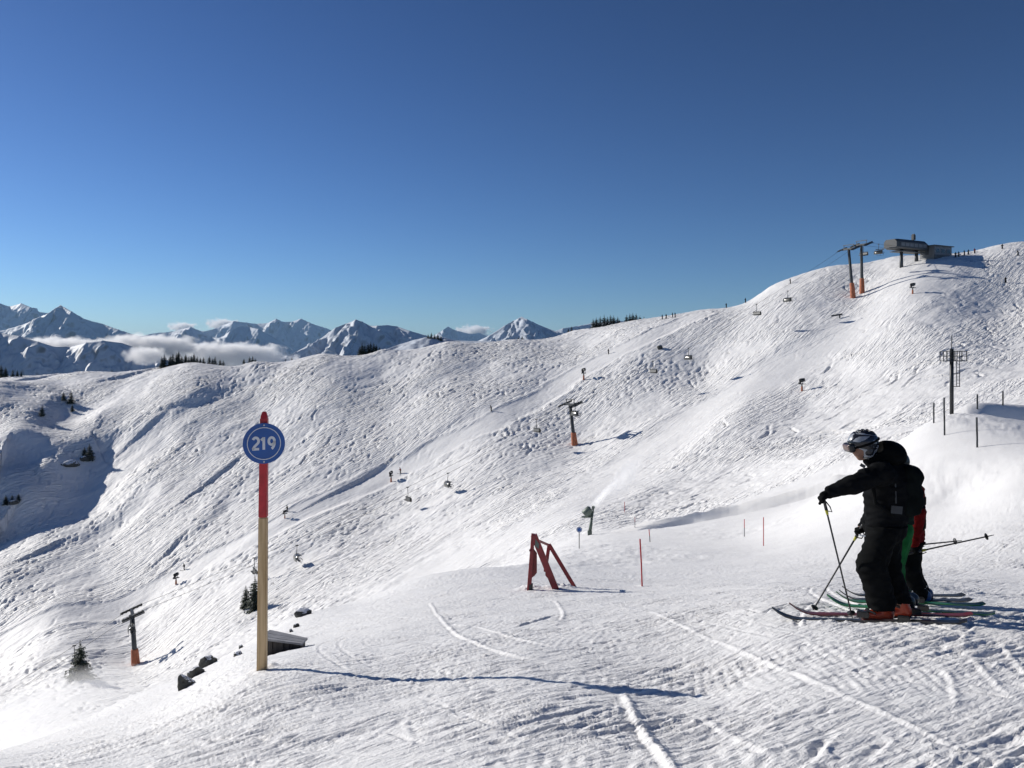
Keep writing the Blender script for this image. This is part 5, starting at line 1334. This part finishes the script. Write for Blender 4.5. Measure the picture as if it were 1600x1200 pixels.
def skier_green():
    J = Fig(8.95, 1410, 953)
    t = empty('person', J.loc, 0, 'skier in green trousers mostly hidden behind the black-clad one', 'person', 'skiers waiting in the foreground')
    hipN, hipF = J(1404, 838, -.09), J(1407, 838, .10); kN, kF = J(1392, 886, -.11), J(1395, 886, .13); aN, aF = J(1396, 930, -.11), J(1400, 928, .13)
    pelv, chest = J(1399, 828), J(1406, 766); shN, shF = J(1405, 745, -.17), J(1405, 745, .17); elN, wrN = J(1394, 790, -.24), J(1378, 812, -.18); elF, wrF = J(1394, 790, .26), J(1378, 812, .2)
    legs = lambda p, e=0: uni(.05, cone(p, hipN, kN, .115 + e, .098 + e), cone(p, kN, aN, .10 + e, .105 + e), cone(p, hipF, kF, .115 + e, .098 + e), cone(p, kF, aF, .10 + e, .105 + e), ell(p, pelv, (.165 + e, .18 + e, .15 + e)))
    tors = lambda p, e=0: uni(.07, cone(p, pelv, chest, .165 + e, .185 + e), cone(p, shN, shF, .10 + e, .10 + e))
    arms = lambda p, e=0: np.minimum(uni(.03, cone(p, shN, elN, .09 + e, .08 + e), cone(p, elN, wrN, .08 + e, .055 + e)), uni(.03, cone(p, shF, elF, .09 + e, .08 + e), cone(p, elF, wrF, .08 + e, .055 + e)))
    head = J(1394, 714); lo, hi = J(1350, 975, -.55), J(1470, 680, .55)
    skin_part('body', lambda p: uni(.03, ell(p, head, (.085, .072, .11)), cone(p, J(1400, 735), J(1396, 722), .055, .055), tors(p, -.05), arms(p, -.03), legs(p, -.04)), lo, hi, .02, M['skin'], t)
    skin_part('jacket', lambda p: np.maximum(uni(.05, tors(p), arms(p), cone(p, J(1402, 738), J(1398, 726), .08, .08)), J(0, 818)[2] - p[:, 2]) + .012 * n3(p * np.array([.7, .7, 1.8]), 11, 28), lo, hi, .015, M['darkgreen'], t)
    skin_part('trousers', lambda p: np.maximum(np.maximum(legs(p, .012), J(0, 940)[2] - p[:, 2]), p[:, 2] - J(0, 812)[2]) + .012 * n3(p * np.array([.8, .8, 1.5]), 9, 32), lo, hi, .014, M['greencloth'], t)
    skin_part('helmet', lambda p: np.maximum(ell(p, head + np.array([0, 0, .03]), (.14, .12, .13)), -(p[:, 2] - head[2] + .06)), lo, hi, .014, M['blackplastic'], t)
    for w_, sg in ((wrN, -1), (wrF, 1)):
        pa = w_ + np.array([-.06, 0, -.03]); skin_part('glove', lambda p: hand_sdf(p, w_, pa, curl((-.8, 0, -.35), (.35, 0, -.95), (0, 1, 0)), [np.array([.0, .04, -.01]), np.array([.01, .06, -.045]), np.array([-.02, .05, -.085])]), pa - .2, pa + .2, .009, M['blackcloth'], t)
    boot(t, J(1420, 951, -.11), J(1390, 950, -.11), aN, M['blackplastic'], M['silver']); boot(t, J(1426, 946, .13), J(1398, 945, .13), aF, M['blackplastic'], M['silver'])
    ski(1292, 950, 1475, 957, 7.6, 10.6, M['skigreen'], 'nearer green ski, tail showing right of the boots', 1.62, .49)
    ski(1306, 945, 1500, 949, 7.6, 11, M['skigreen'], 'second green ski behind the nearer green one', 1.62, .46)
skier_green()

def skier_red():
    J = Fig(9.7, 1436, 938)
    t = empty('person', J.loc, 0, 'skier in red and black jacket holding poles out behind', 'person', 'skiers waiting in the foreground')
    hipN, hipF = J(1421, 842, -.09), J(1424, 842, .11); kN, kF = J(1420, 884, -.10), J(1422, 884, .13); aN, aF = J(1432, 922, -.10), J(1434, 920, .13)
    pelv, chest = J(1421, 836), J(1417, 776); shN, shF = J(1416, 752, -.19), J(1416, 752, .19); elN, wrN = J(1434, 798, -.25), J(1428, 846, -.24); elF, wrF = J(1432, 798, .25), J(1426, 842, .24)
    legs = lambda p, e=0: uni(.05, cone(p, hipN, kN, .125 + e, .10 + e), cone(p, kN, aN, .10 + e, .11 + e), cone(p, hipF, kF, .125 + e, .10 + e), cone(p, kF, aF, .10 + e, .11 + e), ell(p, pelv, (.165 + e, .18 + e, .14 + e)))
    tors = lambda p, e=0: uni(.07, cone(p, pelv, chest, .165 + e, .185 + e), cone(p, shN, shF, .10 + e, .10 + e), cone(p, J(1430, 762), J(1428, 800), .09 + e, .09 + e))
    arms = lambda p, e=0: np.minimum(uni(.03, cone(p, shN, elN, .09 + e, .085 + e), cone(p, elN, wrN, .085 + e, .06 + e)), uni(.03, cone(p, shF, elF, .09 + e, .085 + e), cone(p, elF, wrF, .085 + e, .06 + e)))
    head = J(1402, 722); lo, hi = J(1370, 960, -.6), J(1490, 695, .6)
    skin_part('body', lambda p: uni(.03, ell(p, head, (.085, .072, .11)), cone(p, J(1410, 742), J(1405, 730), .055, .055), tors(p, -.05), arms(p, -.03), legs(p, -.04)), lo, hi, .02, M['skin'], t)
    jk = skin_part('jacket', lambda p: np.maximum(uni(.05, tors(p), arms(p), cone(p, J(1412, 745), J(1408, 734), .08, .08)), J(0, 849)[2] - p[:, 2]) + .012 * n3(p * np.array([.7, .7, 1.8]), 11, 48) + .006 * n3(p, 25, 49), lo, hi, .013, M['redcloth'], t)
    c0 = J(0, 800)[2]
    skin_part('back_panel', lambda p: np.maximum(np.maximum(tors(p, .012), np.abs(p[:, 2] - J(0, 812)[2]) - .075), J(1412, 0)[0] - p[:, 0]) + .006 * n3(p, 14, 50), lo, hi, .013, M['blackcloth'], jk)
    skin_part('yoke', lambda p: np.maximum(uni(.05, tors(p, .010), cone(p, shN, shF, .112, .112), arms(p, .01)), np.abs(p[:, 2] - J(0, 778)[2]) - .05), lo, hi, .014, M['blackcloth'], jk)
    skin_part('trousers', lambda p: np.maximum(np.maximum(legs(p, .012), J(0, 929)[2] - p[:, 2]), p[:, 2] - J(0, 842)[2]) + .013 * n3(p * np.array([.8, .8, 1.5]), 9, 52), lo, hi, .013, M['blackcloth'], t)
    skin_part('helmet', lambda p: np.maximum(ell(p, head + np.array([0, 0, .03]), (.14, .12, .13)), -(p[:, 2] - head[2] + .06)), lo, hi, .014, M['blackplastic'], t)
    for w_ in (wrN, wrF):
        pa = w_ + np.array([.005, 0, -.075]); skin_part('glove', lambda p: hand_sdf(p, w_, pa, curl((-.35, 0, -.8), (.9, 0, .1), (0, 1, 0)), [np.array([.02, .04, -.0]), np.array([.05, .045, -.02]), np.array([.075, .03, -.045])]), pa - .2, pa + .2, .008, M['blackcloth'], t)
    boot(t, J(1446, 937, -.10), J(1418, 936, -.10), aN, M['blueplastic'], M['silver']); boot(t, J(1449, 933, .13), J(1421, 932, .13), aF, M['blueplastic'], M['silver'])
    W_ = lambda q: Vector(q) + J.loc
    ski_pole(W_(J(1424, 861, -.25)), W_(J(1553, 833, -.30)), 'lower longer ski pole pointing right, held behind the red skier', .09)
    ski_pole(W_(J(1422, 850, .24)), W_(J(1503, 842, .26)), 'upper ski pole pointing right, held behind the red skier', .09)
    ski(1311, 940, 1500, 941, 8, 12, M['skidark'], 'nearer dark ski under the red skier, behind the green ones', 1.62, .565)
    ski(1316, 934, 1500, 935, 8, 12.5, M['skidark'], 'farthest dark ski, mostly hidden under the red skier', 1.62, .556)
skier_red()

# ------------------------------------------------------------------ skiers scattered over the slopes
def far_person(seed, mat_top, mat_leg, crouch):
    r = random.Random(seed); k = crouch
    hip = np.array([0, 0, .92 - .12 * k]); ch = hip + np.array([-.22 * k, 0, .45]); hd = ch + np.array([-.08 - .1 * k, 0, .36])
    kn = np.array([-.05 - .16 * k, .13, .5]); an = np.array([.02, .13, .08]); fl = np.array([1, -1, 1.0])
    body = lambda p: uni(.05, cone(p, hip, ch, .17, .2), ell(p, hd, (.13, .12, .15)), cone(p, ch, hd, .09, .08), cone(p, hip + [0, .1, 0], kn, .12, .1), cone(p, kn, an, .1, .1), cone(p, hip - [0, .1, 0], kn * fl, .12, .1), cone(p, kn * fl, an * fl, .1, .1),
                         cone(p, ch + [0, .2, .1], ch + [-.1, .34, -.2], .085, .075), cone(p, ch + [-.1, .34, -.2], ch + [-.36, .3, -.3], .07, .06), cone(p, ch + [0, -.2, .1], ch + [-.1, -.34, -.2], .085, .075), cone(p, ch + [-.1, -.34, -.2], ch + [-.36, -.3, -.3], .07, .06))
    V, Fq = surfnet(body, (-.7, -.6, -.05), (.45, .6, 1.95), .06); mb = np_mesh('body', V, Fq); mb.materials.append(mat_top)
    low = lambda p: np.maximum(uni(.05, cone(p, hip + [0, .1, 0], kn, .135, .115), cone(p, kn, an, .115, .115), cone(p, hip - [0, .1, 0], kn * fl, .135, .115), cone(p, kn * fl, an * fl, .115, .115)), p[:, 2] - hip[2])
    V, Fq = surfnet(low, (-.7, -.6, -.05), (.45, .6, 1.3), .06); ml = np_mesh('trousers', V, Fq); ml.materials.append(mat_leg)
    s = MB()
    for y in (-.13, .13): s.box((-.1, y, .02), (1.7, .09, .03)).bar((-.9, y, .02), (-1.05, y, .1), .03, .09)
    ms = bpy.data.meshes.new('skis'); ms.from_pydata(s.v, [], s.f); ms.materials.append(M['skidark'])
    return mb, ml, ms
FP = [far_person(1, M['blackcloth'], M['blackcloth'], .2), far_person(2, M['redcloth'], M['blackcloth'], .5), far_person(3, M['blacknylon'], M['darkgreen'], .9), far_person(4, cloth('navy_cloth', (.012, .02, .06)), M['blackcloth'], .1)]
def far_skier(px, py, k, rz, y0, y1, label, sc_=1.0):
    b = hit(px, py, y0, y1); t = empty('person', b, rz, label, 'person', 'distant skiers on the slopes'); t.scale = (sc_,) * 3
    for nm, me in zip(('body', 'trousers', 'skis'), FP[k]): link_mesh(nm, me, None, t, False)
for a in ((768, 642, 2, .6, 200, 330, 'dark skier alone on the upper groomed run, centre'), (951, 553, 0, .5, 220, 340, 'skier on the upper run above the mid-slope tower'), (626, 740, 1, .4, 180, 300, 'skier in red beside the snow gun left of the chairs'), (288, 891, 0, .4, 170, 280, 'small dark skier just above the lowest snow gun'),
          (449, 800, 0, .4, 190, 300, 'skier on the run just right of the marker pole'), (1571, 442, 0, 1.4, 190, 300, 'dark skier standing by the snow ridge at the far right'), (1591, 399, 2, .3, 230, 330, 'skier crouching near the top right edge'), (1566, 389, 0, 1.2, 240, 330, 'dark skier standing just under the top right skyline'),
          (1035, 499, 3, .5, 300, 400, 'leftmost skier of the group on the middle skyline'), (1041, 498, 0, .9, 300, 400, 'second skier of the group on the middle skyline'), (1051, 496, 0, .2, 300, 400, 'third skier of the group on the middle skyline'), (1055, 496, 3, .7, 300, 400, 'rightmost skier of the group on the middle skyline'),
          (1135, 481, 0, .5, 290, 400, 'single skier on the skyline right of the group'), (1165, 473, 0, .5, 290, 400, 'single skier where the snow bank meets the skyline'), (1235, 443, 0, .3, 250, 340, 'skier standing in the shade of the snow bank'),
          (1493, 402, 0, 1.2, 240, 330, 'skier nearest the hut of the top station'), (1498, 401, 3, .6, 240, 330, 'second skier right of the station hut'), (1507, 399, 0, .2, 240, 330, 'skier bending over, third right of the station hut'), (1513, 398, 0, 1.5, 240, 330, 'tall dark skier, fourth right of the station hut'), (1523, 396, 1, .9, 240, 330, 'skier in red, last of the queue right of the hut')):
    far_skier(*a)
